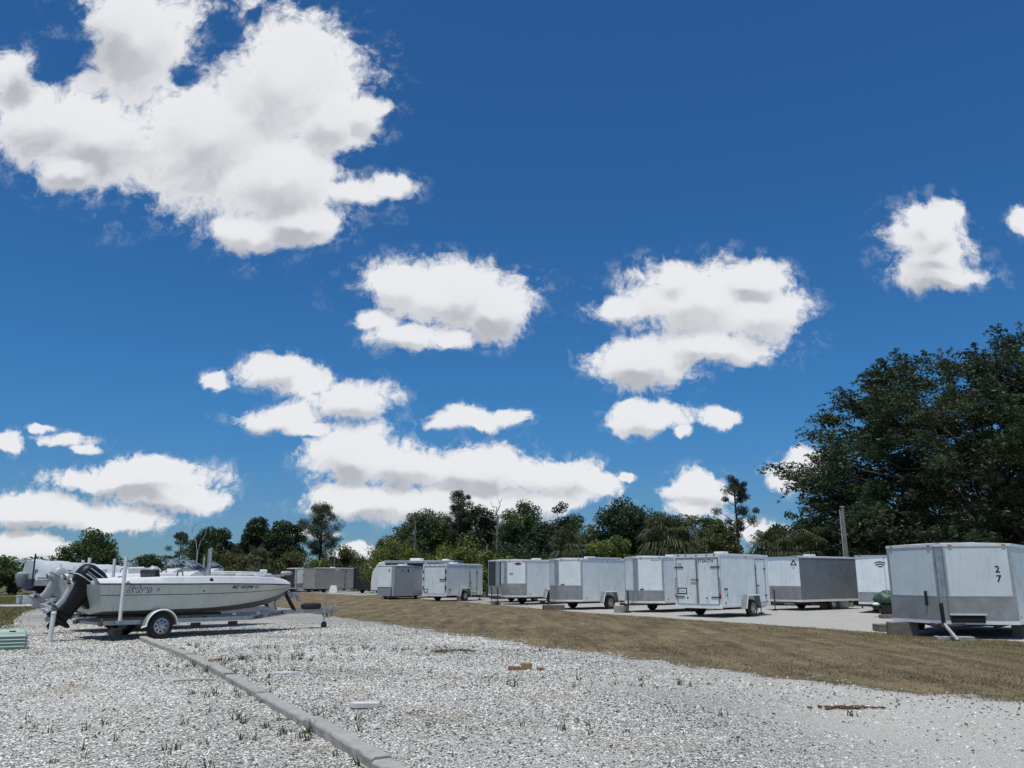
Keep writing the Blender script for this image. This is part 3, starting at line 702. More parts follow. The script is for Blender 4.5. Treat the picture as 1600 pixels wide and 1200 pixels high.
shrub('shrub', 'yellow-green bush between the two left palms', 6.5, 56, 4.8, 2.2, L_shrub, 109, 44, 260, .18)
shrub('shrub', 'olive green bush right of the shaggy palm', 12.4, 51, 5.3, 2.2, L_olive, 111, 50, 280, .17)
shrub('shrub', 'olive undergrowth beneath the dark trees behind the boat bow', -30.0, 90, 4.9, 3.4, L_olive, 113, 44, 220, .24)
shrub('shrub', 'dark undergrowth left of the utility pole', 17.2, 52, 4.6, 2.8, L_dark, 115, 44, 240, .18)
shrub('shrub', 'olive undergrowth below the tall round-headed pine', -24.2, 94, 4.4, 3.2, L_olive, 117, 40, 220, .24)
shrub('shrub', 'dark bush at the left edge behind the grass', -45.6, 75, 3.6, 2.4, L_oak, 119, 36, 240, .22)
shrub('shrub', 'low dark hedge bush beside the covered boat', -43.2, 82, 2.9, 2.6, L_dark, 121, 30, 220, .24)
tree('broadleaf_tree', 'olive tree filling the gap right of the leafless snag', -12.9, 92, 6.2, 2.6, .3, L_olive, .25, 70, 220, .85, 201)
tree('broadleaf_tree', 'leaning olive tree behind the yellow-green thicket', -11.2, 84, 7.0, 2.2, .3, L_olive, .23, 60, 210, .75, 203, lean=.5)
tree('broadleaf_tree', 'mid green tree between the two tall central trees', -5.9, 84, 8.0, 2.6, .3, L_oak, .24, 80, 220, .8, 205)
tree('broadleaf_tree', 'low mid green tree behind the two left palms', 6.2, 66, 5.6, 2.2, .3, L_olive, .21, 60, 230, .7, 207)
tree('broadleaf_tree', 'olive tree between the shaggy palm and the slender pine', 11.9, 58, 6.1, 2.0, .3, L_olive, .19, 60, 220, .6, 209)
shrub('shrub', 'yellow-green bush at the foot of the central clump beside the thin post', -1.2, 66, 4.1, 1.9, L_shrub, 211, 36, 220, .19)
shrub('shrub', 'yellow-green bush under the tall round-headed pine trunk', -21.2, 93, 3.9, 2.2, L_shrub, 213, 34, 200, .24)
palm('sabal_palm', 'shaggy palm left of centre-right tree with yellow-green tips', 4.2, 61, 5.2, 2.0, 3.3, 131, 46, 16)
palm('sabal_palm', 'big shaggy palm with hanging dry fronds above the white trailers', 9.7, 52.5, 5.6, 2.1, 3.7, 133, 54, 26)
palm('sabal_palm', 'drooping palm behind the trailer with the side door', 14.8, 47.5, 4.5, 1.75, 2.9, 135, 40, 16)
palm('sabal_palm', 'drooping palm just left of the utility pole', 16.3, 47.5, 4.35, 1.6, 2.8, 137, 40, 14)
palm('sabal_palm', 'distant palm behind the dark trees over the boat bow', -27.3, 91, 4.6, 1.9, 3.2, 139, 30, 10)
def snag(name, label, x, y, h, seed, spread):
    g = np.random.default_rng(seed); e = thing(name, label, 'dead tree', (x, y, 0))
    t = MB(); limb(t, (0, 0, -.1), (.2, 0, h * .8), .15, .07, g, .02, 6, 8); t.build('trunk', M_deadwood, e, 60)
    for i in range(9):
        z = h * (.45 + .4 * g.random()); a = g.random() * 6.283; b = MB()
        p = limb(b, (0.15, 0, z), (math.cos(a) * spread * (.5 + .6 * g.random()), math.sin(a) * spread * .5, z + spread * (.2 + .9 * g.random())), .05, .012, g, .14, 5, 5)
        limb(b, p[3], np.array(p[3]) + g.normal(0, .4, 3) + np.array([0, 0, .3]), .02, .008, g, .1, 3, 4)
        b.build('branch', M_deadwood, e, 60)
snag('dead_tree', 'bare leafless snag with crooked branches right of the round-headed pine', -16.4, 100, 5.7, 5, 1.5)
snag('dead_tree', 'bleached bare snag rising through the central clump', -1.4, 72, 8.3, 9, 1.2)
snag('dead_tree', 'thin dead spar at the left end of the central clump', -8.9, 76, 8.1, 13, .5)

# the huge tree at the right
def huge_tree():
    g = np.random.default_rng(77)
    e = thing('huge_tree', 'huge spreading dark tree filling the right side behind the trailers', 'tree', (29.0, 49.5, 0))
    t = MB(); limb(t, (0, 0, -.2), (-.3, 0, 4.0), .75, .5, g, .02, 6, 10)
    cs = []; rr = []
    for i in range(900):
        d = g.normal(0, 1, 3); d /= np.linalg.norm(d); d[2] = abs(d[2]) if g.random() < .8 else d[2] * .3
        k = .35 + .65 * g.random() ** .5
        # broad dome, lower on the left, with sprays reaching out
        hx = 12.2 * (1 + .06 * math.sin(5 * math.atan2(d[1], d[0])))
        p = np.array([d[0] * k * hx, d[1] * k * 9.0, 3.2 + math.copysign(abs(d[2]) ** .72, d[2]) * k * 12.1])
        cs.append(p); rr.append(.55 + .75 * g.random())
    for i in range(150):
        a = g.random() * 6.283; k = .72 + .28 * g.random()
        cs.append(np.array([math.cos(a) * k * 11.9, math.sin(a) * k * 8.6, 1.6 + 2.8 * g.random()])); rr.append(.6 + .5 * g.random())
    for i in range(0, len(cs), 6):
        c = cs[i]; limb(t, (0, 0, 2.5 + 1.8 * g.random()), c, .14, .02, g, .10, 6, 5)
    cs = np.array(cs); rr = np.array(rr)
    V1, F1 = leaf_quads(cs, rr, (165 * rr ** 1.6 + 70).astype(int), .26, .34, 5, .55, .25, .55)
    # fine sprays that leave the outline feathery
    out = []
    for c in cs:
        d = c - np.array([0, 0, 4.0]); n_ = np.linalg.norm(d / np.array([11.3, 9.0, 12.0]))
        if n_ > .75:
            dd = d / np.linalg.norm(d)
            for j in range(4):
                v = dd + g.normal(0, .45, 3); v[0] -= .25; v /= np.linalg.norm(v)
                for s in range(6): out.append(c + v * (.45 + .23 * s) + g.normal(0, .05, 3) - np.array([0, 0, .02 * s * s]))
    V2, F2 = leaf_quads(np.array(out), np.full(len(out), .16), np.full(len(out), 7), .22, .3, 9, .4, .2, .7)
    t.build('trunk', M_bark, e, 60)
    np_mesh('crown', np.concatenate([V1, V2]), np.concatenate([F1, F2 + len(V1)]), L_big, e)
huge_tree()
# wood far behind everything
g = np.random.default_rng(3); cs = []; rr = []
for i in range(330):
    x = -150 + 330 * g.random(); y = 140 + 30 * g.random() + (0 if x < 0 else 10)
    h = 3.2 + 2.2 * g.random() + (1.5 if x > -20 else 0)
    cs.append((x, y, h * .62)); rr.append(h * .48)
V, F = leaf_quads(cs, rr, np.full(len(cs), 230), .6, .5, 21, .1, 0, .9)
o = np_mesh('far_wood', V, F, L_oak); o['kind'] = 'stuff'; tag(o, 'low dark line of distant woodland along the horizon', 'woodland')

# ---------------------------------------------------------------- trailers
def wheel(parent, c, r=.33, w=.2, out=-1, rim_mat=None, holes=8):
    """wheel on a Y axle; out = -1 or +1 gives the outer side"""
    e = bpy.data.objects.new('wheel', None); COL.objects.link(e); e.parent = parent; e.location = c; e.empty_display_size = .1
    s = out
    MB().lathe((0, 0, 0), [(r * .60, -w / 2), (r * .80, -w / 2 * 1.05), (r * .95, -w / 2 * .92), (r, -w / 2 * .6), (r, w / 2 * .6), (r * .95, w / 2 * .92), (r * .80, w / 2 * 1.05), (r * .60, w / 2)], 28).build('tyre', M_tyre, e, 40)
    rim = MB().lathe((0, 0, 0), [(r * .60, -s * w * .45), (r * .60, s * w * .42), (r * .63, s * w * .50), (r * .585, s * w * .50), (r * .55, s * w * .30), (r * .44, s * w * .34), (r * .22, s * w * .40), (r * .17, s * w * .52), (0.001, s * w * .54)], 28).build('rim', rim_mat or M_rim, e, 35)
    h = MB()
    for k in range(holes):
        a = 6.2832 * k / holes
        h.lathe((math.cos(a) * r * .40, s * w * .355, math.sin(a) * r * .40), [(r * .075, 0), (r * .075, s * .012), (0.001, s * .012)], 8)
    h.build('vent_holes', M_holeshade, e)
    return e
def local_text(parent, p0, p1, s, z, off, body, size, m, shear=0, bold=0, align='LEFT', space=1.0, name='lettering'):
    dx, dy = p1[0] - p0[0], p1[1] - p0[1]; l = math.hypot(dx, dy); dx /= l; dy /= l; nx, ny = dy, -dx
    return text_mesh(body, size, shear, bold, lambda u, v: (p0[0] + dx * (s + u) + nx * off, p0[1] + dy * (s + u) + ny * off, z + v), name, m, parent, align, space)

def trailer(name, label, nose, heading, W, L, H=1.95, Fz=.44, N=.6, body=None, front=None, guard=.6, posts=True, wrap=.0, roofm=None, rear=None, side_door=None, vent=True, fender=True, tongue=True, lights=True, axle=.56, tilt=0.0, rimm=None, group='enclosed cargo trailers parked in a row', wheel_r=.33, rail=True, roll=0.0):
    """nose: ground point under the nose tip; heading: way the nose points (angle of local +x)"""
    body = body or M_white; front = front or body
    e = thing(name, label, 'trailer', (nose[0], nose[1], 0), heading, group)
    e.rotation_euler = (R(roll), R(tilt), heading)
    hw = W / 2; b = .09 if N > .1 else hw
    A0, A1 = (-N - L, -hw), (-N, -hw)
    n0, n1 = (0, -b), (0, b)
    B1, B0 = (-N, hw), (-N - L, hw)
    foot = [A0, A1, n0, n1, B1, B0]
    if N <= .1: foot = [A0, A1, B1, B0]
    z0, z1 = Fz, Fz + H
    MB().prism(foot, z0 + .01, z1 - .01).build('body', M_seam, e)
    walls = {}
    if N > .1: walls = {'right': (A0, A1), 'nose_right': (A1, n0), 'nose_tip': (n0, n1), 'nose_left': (n1, B1), 'left': (B1, B0), 'rear': (B0, A0)}
    else: walls = {'right': (A0, A1), 'front': (A1, B1), 'left': (B1, B0), 'rear': (B0, A0)}
    # skin sheets, each with its own edge
    for k, (p, r_) in walls.items():
        ln = math.hypot(r_[0] - p[0], r_[1] - p[1])
        if k == 'rear' or (k == 'nose_tip'): nsheet = 1
        else: nsheet = max(1, round(ln / 1.22))
        m_ = front if k in ('nose_right', 'nose_left', 'front', 'nose_tip') else body
        for i in range(nsheet):
            a, c = ln * i / nsheet + .008, ln * (i + 1) / nsheet - .008
            MB().fbox(p, r_, a, c, z0 + .02, z1 - .02, 0.0, .008).build('skin_panel', M_alu if (k == 'nose_tip' and posts) else m_, e)
        MB().fbox(p, r_, -.01, ln + .01, z1 - .055, z1 + .012, 0, .022).build('roof_rail', M_trim if rail else body, e)
        MB().fbox(p, r_, -.01, ln + .01, z0 - .06, z0 + .035, 0, .018).build('bottom_rail', M_trim if rail else body, e)
    # corner posts and stone guards
    if posts:
        for (k, at0) in (('nose_right', 0), ('nose_left', 1), ('front', 0), ('front', 1)):
            if k not in walls: continue
            p, r_ = walls[k]; ln = math.hypot(r_[0] - p[0], r_[1] - p[1])
            s0 = .0 if at0 == 0 else ln - .08
            MB().fbox(p, r_, s0, s0 + .08, z0 + .035, z1 - .055, .008, .017).build('corner_post', M_alu, e)
        if N > .1:
            for k, s0f in (('nose_right', lambda l: l - .06), ('nose_left', lambda l: 0.0)):
                p, r_ = walls[k]; ln = math.hypot(r_[0] - p[0], r_[1] - p[1]); s0 = s0f(ln)
                MB().fbox(p, r_, s0, s0 + .06, z0 + .035, z1 - .055, .008, .016).build('nose_trim', M_alu, e)
    if guard:
        for k in ('nose_right', 'nose_left', 'nose_tip', 'front'):
            if k not in walls: continue
            p, r_ = walls[k]; ln = math.hypot(r_[0] - p[0], r_[1] - p[1])
            MB().fbox(p, r_, 0, ln, z0 + .036, z0 + guard, .017, .021).build('stone_guard', M_plate, e)
            MB().fbox(p, r_, 0, ln, z0 + guard, z0 + guard + .025, .017, .024).build('guard_trim', M_alu, e)
        if wrap:
            for k, s0 in (('left', 0), ('right', None)):
                p, r_ = walls[k]; ln = math.hypot(r_[0] - p[0], r_[1] - p[1]); s0 = 0 if s0 == 0 else ln - wrap
                MB().fbox(p, r_, s0, s0 + wrap, z0 + .036, z0 + guard, .009, .014).build('stone_guard', M_plate, e)
    # roof: a shallow crowned sheet
    rf = MB(); rings = []
    xs = [(-N - L - .01, hw), (-N, hw), (0.01, b + .01)] if N > .1 else [(-N - L - .01, hw), (.01, hw)]
    for x, y in xs:
        rings.append([(x, -y - .012 + 2 * (y + .012) * i / 8, z1 + .008 + .055 * (1 - ((i - 4) / 4) ** 2) * min(1, y / hw + .2)) for i in range(9)])
    rf.loft(rings[::-1]); rf.build('roof', roofm or M_roof, e, 50)
    if vent:
        vx = -N - L * .5
        v = MB().box((vx, 0, z1 + .10), (.42, .42, .09)).build('roof_vent', M_trim, e, None, .02)
    # running gear
    fr = MB()
    for y in (-hw * .62, hw * .62): fr.span(-N - L + .05, -N - .02, y - .03, y + .03, z0 - .16, z0 - .02)
    for i in range(7):
        x = -N - L + .1 + (L - .2) * i / 6; fr.span(x - .02, x + .02, -hw * .6, hw * .6, z0 - .12, z0 - .03)
    fr.build('chassis', M_frame, e)
    ax = -N - L + L * (1 - axle)
    r_ = wheel_r
    MB().tube([(ax, -hw - .05, r_), (ax, hw + .05, r_)], .035, 8).build('axle', M_frame, e, 60)
    for s in (-1, 1):
        wy = s * (hw + .13) if fender else s * (hw - .16)
        wheel(e, (ax, wy, r_), r_, .20, s, rimm)
        if fender:
            f = MB(); t = .02; top = r_ * 2 + .16; a = r_ + .10; d = r_ + .24
            prof = [(-d, z0 - .12), (-a, top), (a, top), (d, z0 - .12)]
            y0, y1 = s * (hw + .012), s * (hw + .27)
            for i in range(3):
                (xa, za), (xb, zb) = prof[i], prof[i + 1]; nx, nz = (zb - za), -(xb - xa); l = math.hypot(nx, nz); nx, nz = nx / l * t, nz / l * t
                f.hexa([(ax + xa, y0, za), (ax + xb, y0, zb), (ax + xb, y1, zb), (ax + xa, y1, za), (ax + xa - nx, y0, za - nz), (ax + xb - nx, y0, zb - nz), (ax + xb - nx, y1, zb - nz), (ax + xa - nx, y1, za - nz)])
            f.build('fender', M_plate, e)
            lip = MB()
            for i in range(3):
                (xa, za), (xb, zb) = prof[i], prof[i + 1]; lip.tube([(ax + xa, y1, za), (ax + xb, y1, zb)], .022, 6)
            lip.build('fender_lip', M_trim, e)
    if tongue:
        tg = MB(); tip = .85
        for s in (-1, 1): tg.tube([(-N - .3, s * hw * .62, z0 - .09), (tip, 0, z0 - .12)], .045, 6)
        tg.build('tongue', M_frame, e)
        MB().box((tip + .10, 0, z0 - .08), (.30, .11, .10)).build('coupler', M_dark, e, None, .02)
        j = MB().tube([(tip - .28, 0, z0 + .45), (tip - .28, 0, z0 - .20)], .032, 8).tube([(tip - .28, 0, z0 - .20), (tip - .28, 0, .05)], .022, 8).box((tip - .28, 0, .035), (.16, .16, .05)).tube([(tip - .28, 0, z0 + .46), (tip - .16, 0, z0 + .46), (tip - .16, 0, z0 + .54)], .012, 6)
        j.build('jack', M_dark, e)
    if lights:
        for k in ('nose_right', 'nose_left', 'front'):
            if k not in walls: continue
            p, r2 = walls[k]; ln = math.hypot(r2[0] - p[0], r2[1] - p[1])
            for a in (.14, ln - .2): MB().fbox(p, r2, a, a + .09, z1 - .045, z1 - .01, .022, .036).build('marker_light', M_amber, e)
        for k in ('left', 'right'):
            p, r2 = walls[k]; ln = math.hypot(r2[0] - p[0], r2[1] - p[1])
            for a, zz, mm in ((.18, z0 + .09, M_amber if k == 'left' else M_red), (ln - .28, z0 + .09, M_red if k == 'left' else M_amber), (ln * .5, z1 - .10, M_amber)):
                MB().fbox(p, r2, a, a + .10, zz, zz + .045, .008, .022).build('marker_light', mm, e)
    if rear: rear(e, walls['rear'], W, z0, z1)
    if side_door: side_door(e, walls, z0, z1)
    return e, walls, z0, z1

def double_doors(e, wall, W, z0, z1, cfg='double'):
    p, r_ = wall
    fb = lambda *a: MB().fbox(p, r_, *a)
    # frame
    fb(.0, .07, z0 - .02, z1 + .02, .008, .03).build('rear_post', M_trim, e); fb(W - .07, W, z0 - .02, z1 + .02, .008, .03).build('rear_post', M_trim, e)
    fb(0.07, W - .07, z1 - .12, z1 + .02, .008, .032).build('rear_header', M_trim, e)
    fb(-.02, W + .02, z0 - .10, z0 - .01, .0, .05).build('rear_bumper', M_trim, e)
    for i, a in enumerate((.18, .52, W / 2 - .045, W - .62, W - .28)):
        fb(a, a + .09, z1 - .05, z1 - .015, .032, .042).build('marker_light', M_red, e)
    dws = [(.10, W / 2 - .012), (W / 2 + .012, W - .10)] if cfg == 'double' else [(.10, W - .10)]
    for i, (a, c) in enumerate(dws):
        fb(a - .02, c + .02, z0 + .012, z1 - .122, .008, .016).build('door_gasket', M_ink, e)
        d = fb(a, c, z0 + .03, z1 - .14, .016, .03).build('rear_door', M_whited, e)
        for (s0, s1, q0, q1) in ((a, c, z1 - .175, z1 - .14), (a, c, z0 + .03, z0 + .065), (a, a + .035, z0 + .065, z1 - .175), (c - .035, c, z0 + .065, z1 - .175)):
            fb(s0, s1, q0, q1, .03, .038).build('door_trim', M_alu, d)
        hinge_right = (i == 1)
        for z in (z0 + .32, z1 - .48):
            if cfg == 'double':
                s0, s1 = (c - .34, c + .09) if hinge_right else (a - .09, a + .34)
                fb(s0, s1, z - .018, z + .018, .038, .05).build('hinge', M_dark, d)
    if cfg == 'double':
        for x in (W / 2 - .03, W / 2 + .05):
            fb(x - .012, x + .012, z0 + .04, z1 - .16, .04, .058).build('lock_bar', M_galv, e)
        fb(W / 2 - .28, W / 2 + .08, (z0 + z1) / 2 - .02, (z0 + z1) / 2 + .015, .05, .07).build('door_handle', M_dark, e)
        for s in (.03, W - .045):
            fb(s, s + .02, z0 + .45, z0 + 1.05, .03, .04).build('door_holdback', M_dark, e)
    for s in (.012, W - .058):
        fb(s, s + .045, z0 + .28, z0 + .44, .03, .05).build('tail_light', M_red, e)

def make_side_door(side, s0, s1, hinge_dark=True):
    def fn(e, walls, z0, z1):
        p, r_ = walls[side]; fb = lambda *a: MB().fbox(p, r_, *a)
        zt = z1 - .16; zb = z0 + .10
        d = fb(s0 + .012, s1 - .012, zb + .012, zt - .012, .012, .026).build('side_door', M_white, e)
        fb(s0, s1, zb, zt, .0085, .012).build('door_gasket', M_ink, e)
        for (a, c, q0, q1) in ((s0 - .03, s1 + .03, zt, zt + .03), (s0 - .03, s1 + .03, zb - .03, zb), (s0 - .03, s0, zb, zt), (s1, s1 + .03, zb, zt)):
            fb(a, c, q0, q1, .008, .034).build('door_frame', M_alu, e)
        for z in (zb + .25, (zb + zt) / 2 + .45):
            fb(s1 - .09, s1 + .05, z - .03, z + .03, .034, .046).build('hinge', M_dark, d)
            fb(s0 - .035, s0 + .02, z - .05, z + .05, .034, .05).build('hinge', M_dark, d)
        fb(s0 + .0, s0 + .19, zb + .62, zb + .66, .034, .06).build('door_handle', M_dark, d)
        fb(s0 - .03, s0 + .01, zb + .2, zt - .25, .036, .05).build('lock_bar', M_dark, d)
    return fn
def front_head(beta): b = R(beta); return math.atan2(-math.cos(b), -math.sin(b))
def rear_place(corner, beta, W, L, N):
    b = R(beta); f = (math.sin(b), math.cos(b)); s = (math.cos(b), -math.sin(b))
    return (corner[0] + f[0] * (L + N) - s[0] * W / 2, corner[1] + f[1] * (L + N) - s[1] * W / 2), math.atan2(f[1], f[0])

# trailer 27, nearest at the right
e, w, z0, z1 = trailer('cargo_trailer', 'nearest white V-nose trailer at right edge marked with a black 2 over 7', (10.85, 21.6), front_head(40), 2.95, 5.2, 1.90, .42, .80, M_whitedim, guard=.60, wrap=0, vent=True, tongue=False, group='enclosed cargo trailers parked in a row')
p, r_ = w['nose_left']; ln = math.hypot(r_[0] - p[0], r_[1] - p[1])
local_text(e, p, r_, ln - .36, z0 + 1.20, .0115, '2', .23, M_ink, bold=.006, align='CENTER', name='number')
local_text(e, p, r_, ln - .35, z0 + .97, .0115, '7', .23, M_ink, bold=.006, align='CENTER', name='number')
p2, r2 = w['nose_right']
MB().fbox(p, r_, .36, .38, z0 + .7, z1 - .2, .008, .0095).build('faded_stripe', M_trim, e)
# broken tongue, jack and leaning bar under the nose
tg = MB()
for s in (-1, 1): tg.tube([(-.9, s * .75, z0 - .07), (.55, 0, z0 - .10)], .05, 6)
tg.build('tongue', M_frame, e)
MB().box((.60, 0, z0 - .07), (.26, .12, .11)).build('coupler', M_dark, e, None, .02)
MB().tube([(.42, 0.03, z0 + .46), (.36, 0.03, z0 - .12)], .05, 10).build('jack', M_dark, e, 50)
MB().tube([(.40, .05, z0 - .05), (.85, .42, .03)], .045, 8).build('jack_leg', M_galv, e, 50)
MB().fbox(p2, r2, ln - .42, ln - .36, z0 + .38, z0 + .74, .022, .06).build('vertical_bracket', M_dark, e)
MB().fbox(p, r_, .02, .82, z0 - .02, z0 + .16, .024, .03).build('skirt_gap_shade', M_holeshade, e)  # thin black panel painting the dark inside of the skirt gap
MB().fbox(p, r_, .0, .86, z0 + .16, z0 + .19, .024, .05).build('skirt_lip', M_trim, e)

# white trailer peeking out behind 27
e, w, z0, z1 = trailer('cargo_trailer', 'white trailer with an arched badge, half hidden behind the numbered trailer', (15.9, 36.4), front_head(33), 2.3, 5.0, 1.98, .44, .05, M_white, guard=.42, posts=False, tongue=True, fender=False)
p, r_ = w['front']
ln = 2.3
for k, (a, zc, wd) in enumerate(((0, 0, .42), (0, -.09, .34))):
    m_ = MB()
    for i in range(10):
        t = -1 + 2 * (i + .5) / 10
        m_.fbox(p, r_, .98 + t * wd / 2 - .022, .98 + t * wd / 2 + .022, z1 - .30 + zc - .07 * t * t, z1 - .25 + zc - .07 * t * t, .009, .0115)
    m_.build('badge', M_ink, e)
MB().fbox(p, r_, .90, 1.08, z1 - .50, z1 - .45, .009, .0115).build('badge', M_ink, e)

# charcoal trailer with the white front
e, w, z0, z1 = trailer('cargo_trailer', 'charcoal-sided trailer with white front and a red triangle badge', (12.60, 40.05), front_head(54), 2.05, 4.6, 1.98, .46, .05, M_char, M_white, guard=.62, posts=False, fender=False)
p, r_ = w['front']; ln = 2.05
def tri(mb, cx, cz, s, o0, o1):
    dx, dy = r_[0] - p[0], r_[1] - p[1]; l = math.hypot(dx, dy); dx /= l; dy /= l; nx, ny = dy, -dx
    pts = [(-s, -.55 * s), (s, -.55 * s), (0.12 * s, .85 * s), (-.12 * s, .85 * s)]
    V = [(p[0] + dx * (cx + a) + nx * o, p[1] + dy * (cx + a) + ny * o, cz + b) for o in (o0, o1) for a, b in pts]
    return mb.add(V, [(0, 1, 2, 3), (7, 6, 5, 4), (0, 4, 5, 1), (1, 5, 6, 2), (2, 6, 7, 3), (3, 7, 4, 0)])
tri(MB(), ln - .30, z1 - .30, .19, .009, .0115).build('badge', M_redink, e)
tri(MB(), ln - .295, z1 - .31, .08, .0115, .014).build('badge', M_white, e)
local_text(e, p, r_, ln - .42, z1 - .55, .0115, '#12', .11, M_redink, name='badge_lettering')
MB().fbox(p, r_, .05, .13, z0 + .7, z1 - .1, .009, .02).build('corner_post', M_alu, e)

# white trailer seen from behind with double doors
W, L, N = 2.1, 3.55, .5
loc, hd = rear_place((7.95, 32.5), 46, W, L, N)
e, w, z0, z1 = trailer('cargo_trailer', 'white trailer seen from behind with stained double rear doors and black strap hinges', loc, hd, W, L, 1.93, .44, N, M_white, guard=0, posts=False, rear=double_doors, side_door=make_side_door('right', 2.5, 3.2), vent=True, rimm=M_rims, axle=.48, roll=0)
p, r_ = w['rear']
local_text(e, p, r_, W * .52 + .04, z1 - .30, .033, 'STEALTH', .15, M_ink, 0, .004, name='lettering', space=1.15)
pl = MB().fbox(p, r_, .14, .56, z0 + .42, z0 + .66, .03, .036).build('licence_plate_frame', M_ink, e)
MB().fbox(p, r_, .18, .52, z0 + .46, z0 + .62, .036, .040).build('licence_plate', M_trim, pl)
local_text(pl, p, r_, .205, z0 + .505, .0415, 'FH9U1J', .085, M_ink, name='plate_lettering')
st = MB().fbox(p, r_, .17, .42, z1 - .45, z1 - .31, .03, .0325).build('sticker', M_trim, e)
local_text(st, p, r_, .185, z1 - .385, .034, 'TSCP', .075, M_ink, name='sticker_lettering', bold=.002); local_text(st, p, r_, .185, z1 - .44, .034, 'TRAILERS', .04, M_ink, name='sticker_lettering')
for s in (.55, 1.42): MB().fbox(p, r_, s, s + .07, z0 + .26, z0 + .31, .03, .036).build('reflector', M_ink, e)
p, r_ = w['right']
for k, (a, b_, c, d) in enumerate(((.16, .42, .60, .65), (.20, .24, .48, .64), (.36, .41, .24, .58), (.24, .40, .38, .42))):
    MB().fbox(p, r_, a, b_, z0 + c, z0 + d, .009, .013).build('peeling_decal', M_ink if k < 2 else M_silver, e)

# V-nose white trailers, fronts to the left
e, w, z0, z1 = trailer('cargo_trailer', 'white V-nose trailer partly hidden by the one with double rear doors', (5.45, 37.7), front_head(46), 2.15, 4.3, 1.92, .46, .62, M_white, guard=.46, vent=True, axle=.5)
p, r_ = w['nose_left']; local_text(e, p, r_, .62, z1 - .17, .0115, 'interstate', .10, M_ink, name='lettering')
MB().fbox(p, r_, .12, .27, z0 + .50, z0 + .55, .021, .026).build('name_plate', M_ink, e)
e, w, z0, z1 = trailer('cargo_trailer', 'white V-nose trailer with long side and boxy fender right of centre', (2.12, 40.8), front_head(47), 2.15, 3.5, 1.92, .44, .66, M_white, guard=.66, wrap=0, vent=True, axle=.5, rimm=M_rims)
p, r_ = w['nose_left']; MB().fbox(p, r_, .14, .32, z0 + .69, z0 + .74, .018, .024).build('name_plate', M_ink, e)
p, r_ = w['left']; MB().fbox(p, r_, .4, 2.9, z1 + .02, z1 + .09, -.12, .03).build('rolled_awning', M_trim, e)
e, w, z0, z1 = trailer('cargo_trailer', 'white V-nose trailer with a small red emblem near its roof at picture centre', (-.38, 48.2), front_head(47), 2.15, 3.6, 1.96, .48, .66, M_white, guard=.66, vent=True, axle=.5)
p, r_ = w['nose_left']
bd = MB()
for i in range(9):
    t = -1 + 2 * (i + .5) / 9; h_ = .075 * (1 - abs(t)); bd.fbox(p, r_, .68 + t * .24 - .027, .68 + t * .24 + .027, z1 - .19 - h_, z1 - .19 + h_, .0175, .02)
bd.build('badge', M_redink, e)
for s in (.20, .30): MB().fbox(p, r_, s, s + .07, z0 + 1.18, z0 + 1.25, .0175, .022).build('vent_cover', M_ink, e)

# brown fronted trailer behind it
e, w, z0, z1 = trailer('cargo_trailer', 'dark brown trailer front with silver posts squeezed between two white trailers', (-.9, 52.5), front_head(35), 2.1, 4.5, 2.06, .46, .5, M_brown, M_brown, guard=.5, vent=False, axle=.5, fender=False)

# white trailer with lock bar seen from behind
W, L, N = 2.0, 3.7, .4
loc, hd = rear_place((-4.15, 54.3), 36, W, L, N)
def ramp_rear(e, wall, W, z0, z1):
    double_doors(e, wall, W, z0, z1, 'single')
    p, r_ = wall; fb = lambda *a: MB().fbox(p, r_, *a)
    fb(W - .55, W - .12, (z0 + z1) / 2 - .03, (z0 + z1) / 2 + .02, .04, .07).build('lock_bar', M_dark, e)
    for z in (z0 + .45, z0 + 1.0, z0 + 1.45): fb(W - .09, W - .01, z - .12, z + .12, .03, .06).build('hinge', M_dark, e)
    for z in (z0 + .45, z0 + 1.0, z0 + 1.45): fb(.01, .08, z - .07, z + .07, .03, .06).build('hinge', M_dark, e)
    pf = fb(.14, .46, z0 + .12, z0 + .36, .03, .036).build('licence_plate_frame', M_ink, e); fb(.19, .41, z0 + .17, z0 + .31, .036, .04).build('licence_plate', M_trim, pf)
e, w, z0, z1 = trailer('cargo_trailer', 'small white trailer seen from behind with black lock bars, left of centre', loc, hd, W, L, 1.9, .42, N, M_white, guard=0, posts=False, rear=ramp_rear, side_door=make_side_door('right', 2.3, 3.05), axle=.56)
p, r_ = w['right']; MB().fbox(p, r_, .22, .42, z0 + .30, z0 + .36, .009, .013).build('decal', M_ink, e); MB().fbox(p, r_, .27, .36, z0 + .2, z0 + .28, .009, .013).build('decal', M_ink, e)
MB().fbox(p, r_, 1.15, 1.55, .02, z0 - .05, -.1, .12).build('stabiliser', M_galv, e)

# silver trailer
e, w, z0, z1 = trailer('cargo_trailer', 'silver grey V-nose trailer with one white nose panel', (-8.2, 59.0), front_head(3), 2.5, 4.0, 1.98, .30, .8, M_silver, M_silver, guard=.0, posts=True, vent=True, fender=False, rail=False)
p, r_ = w['nose_right']; ln = math.hypot(r_[0] - p[0], r_[1] - p[1])
MB().fbox(p, r_, .02, ln - .02, z0 + .55, z1 - .06, .018, .026).build('white_panel', M_white, e)
MB().fbox(p, r_, ln - .30, ln - .20, z1 - .42, z1 - .22, .026, .03).build('decal', M_ink, e)
p, r_ = w['nose_left']; local_text(e, p, r_, .45, z1 - .36, .0175, 'ATC', .14, M_ink, name='lettering')
MB().fbox(p, r_, .96, 1.06, z1 - .42, z1 - .22, .018, .022).build('decal', M_ink, e)

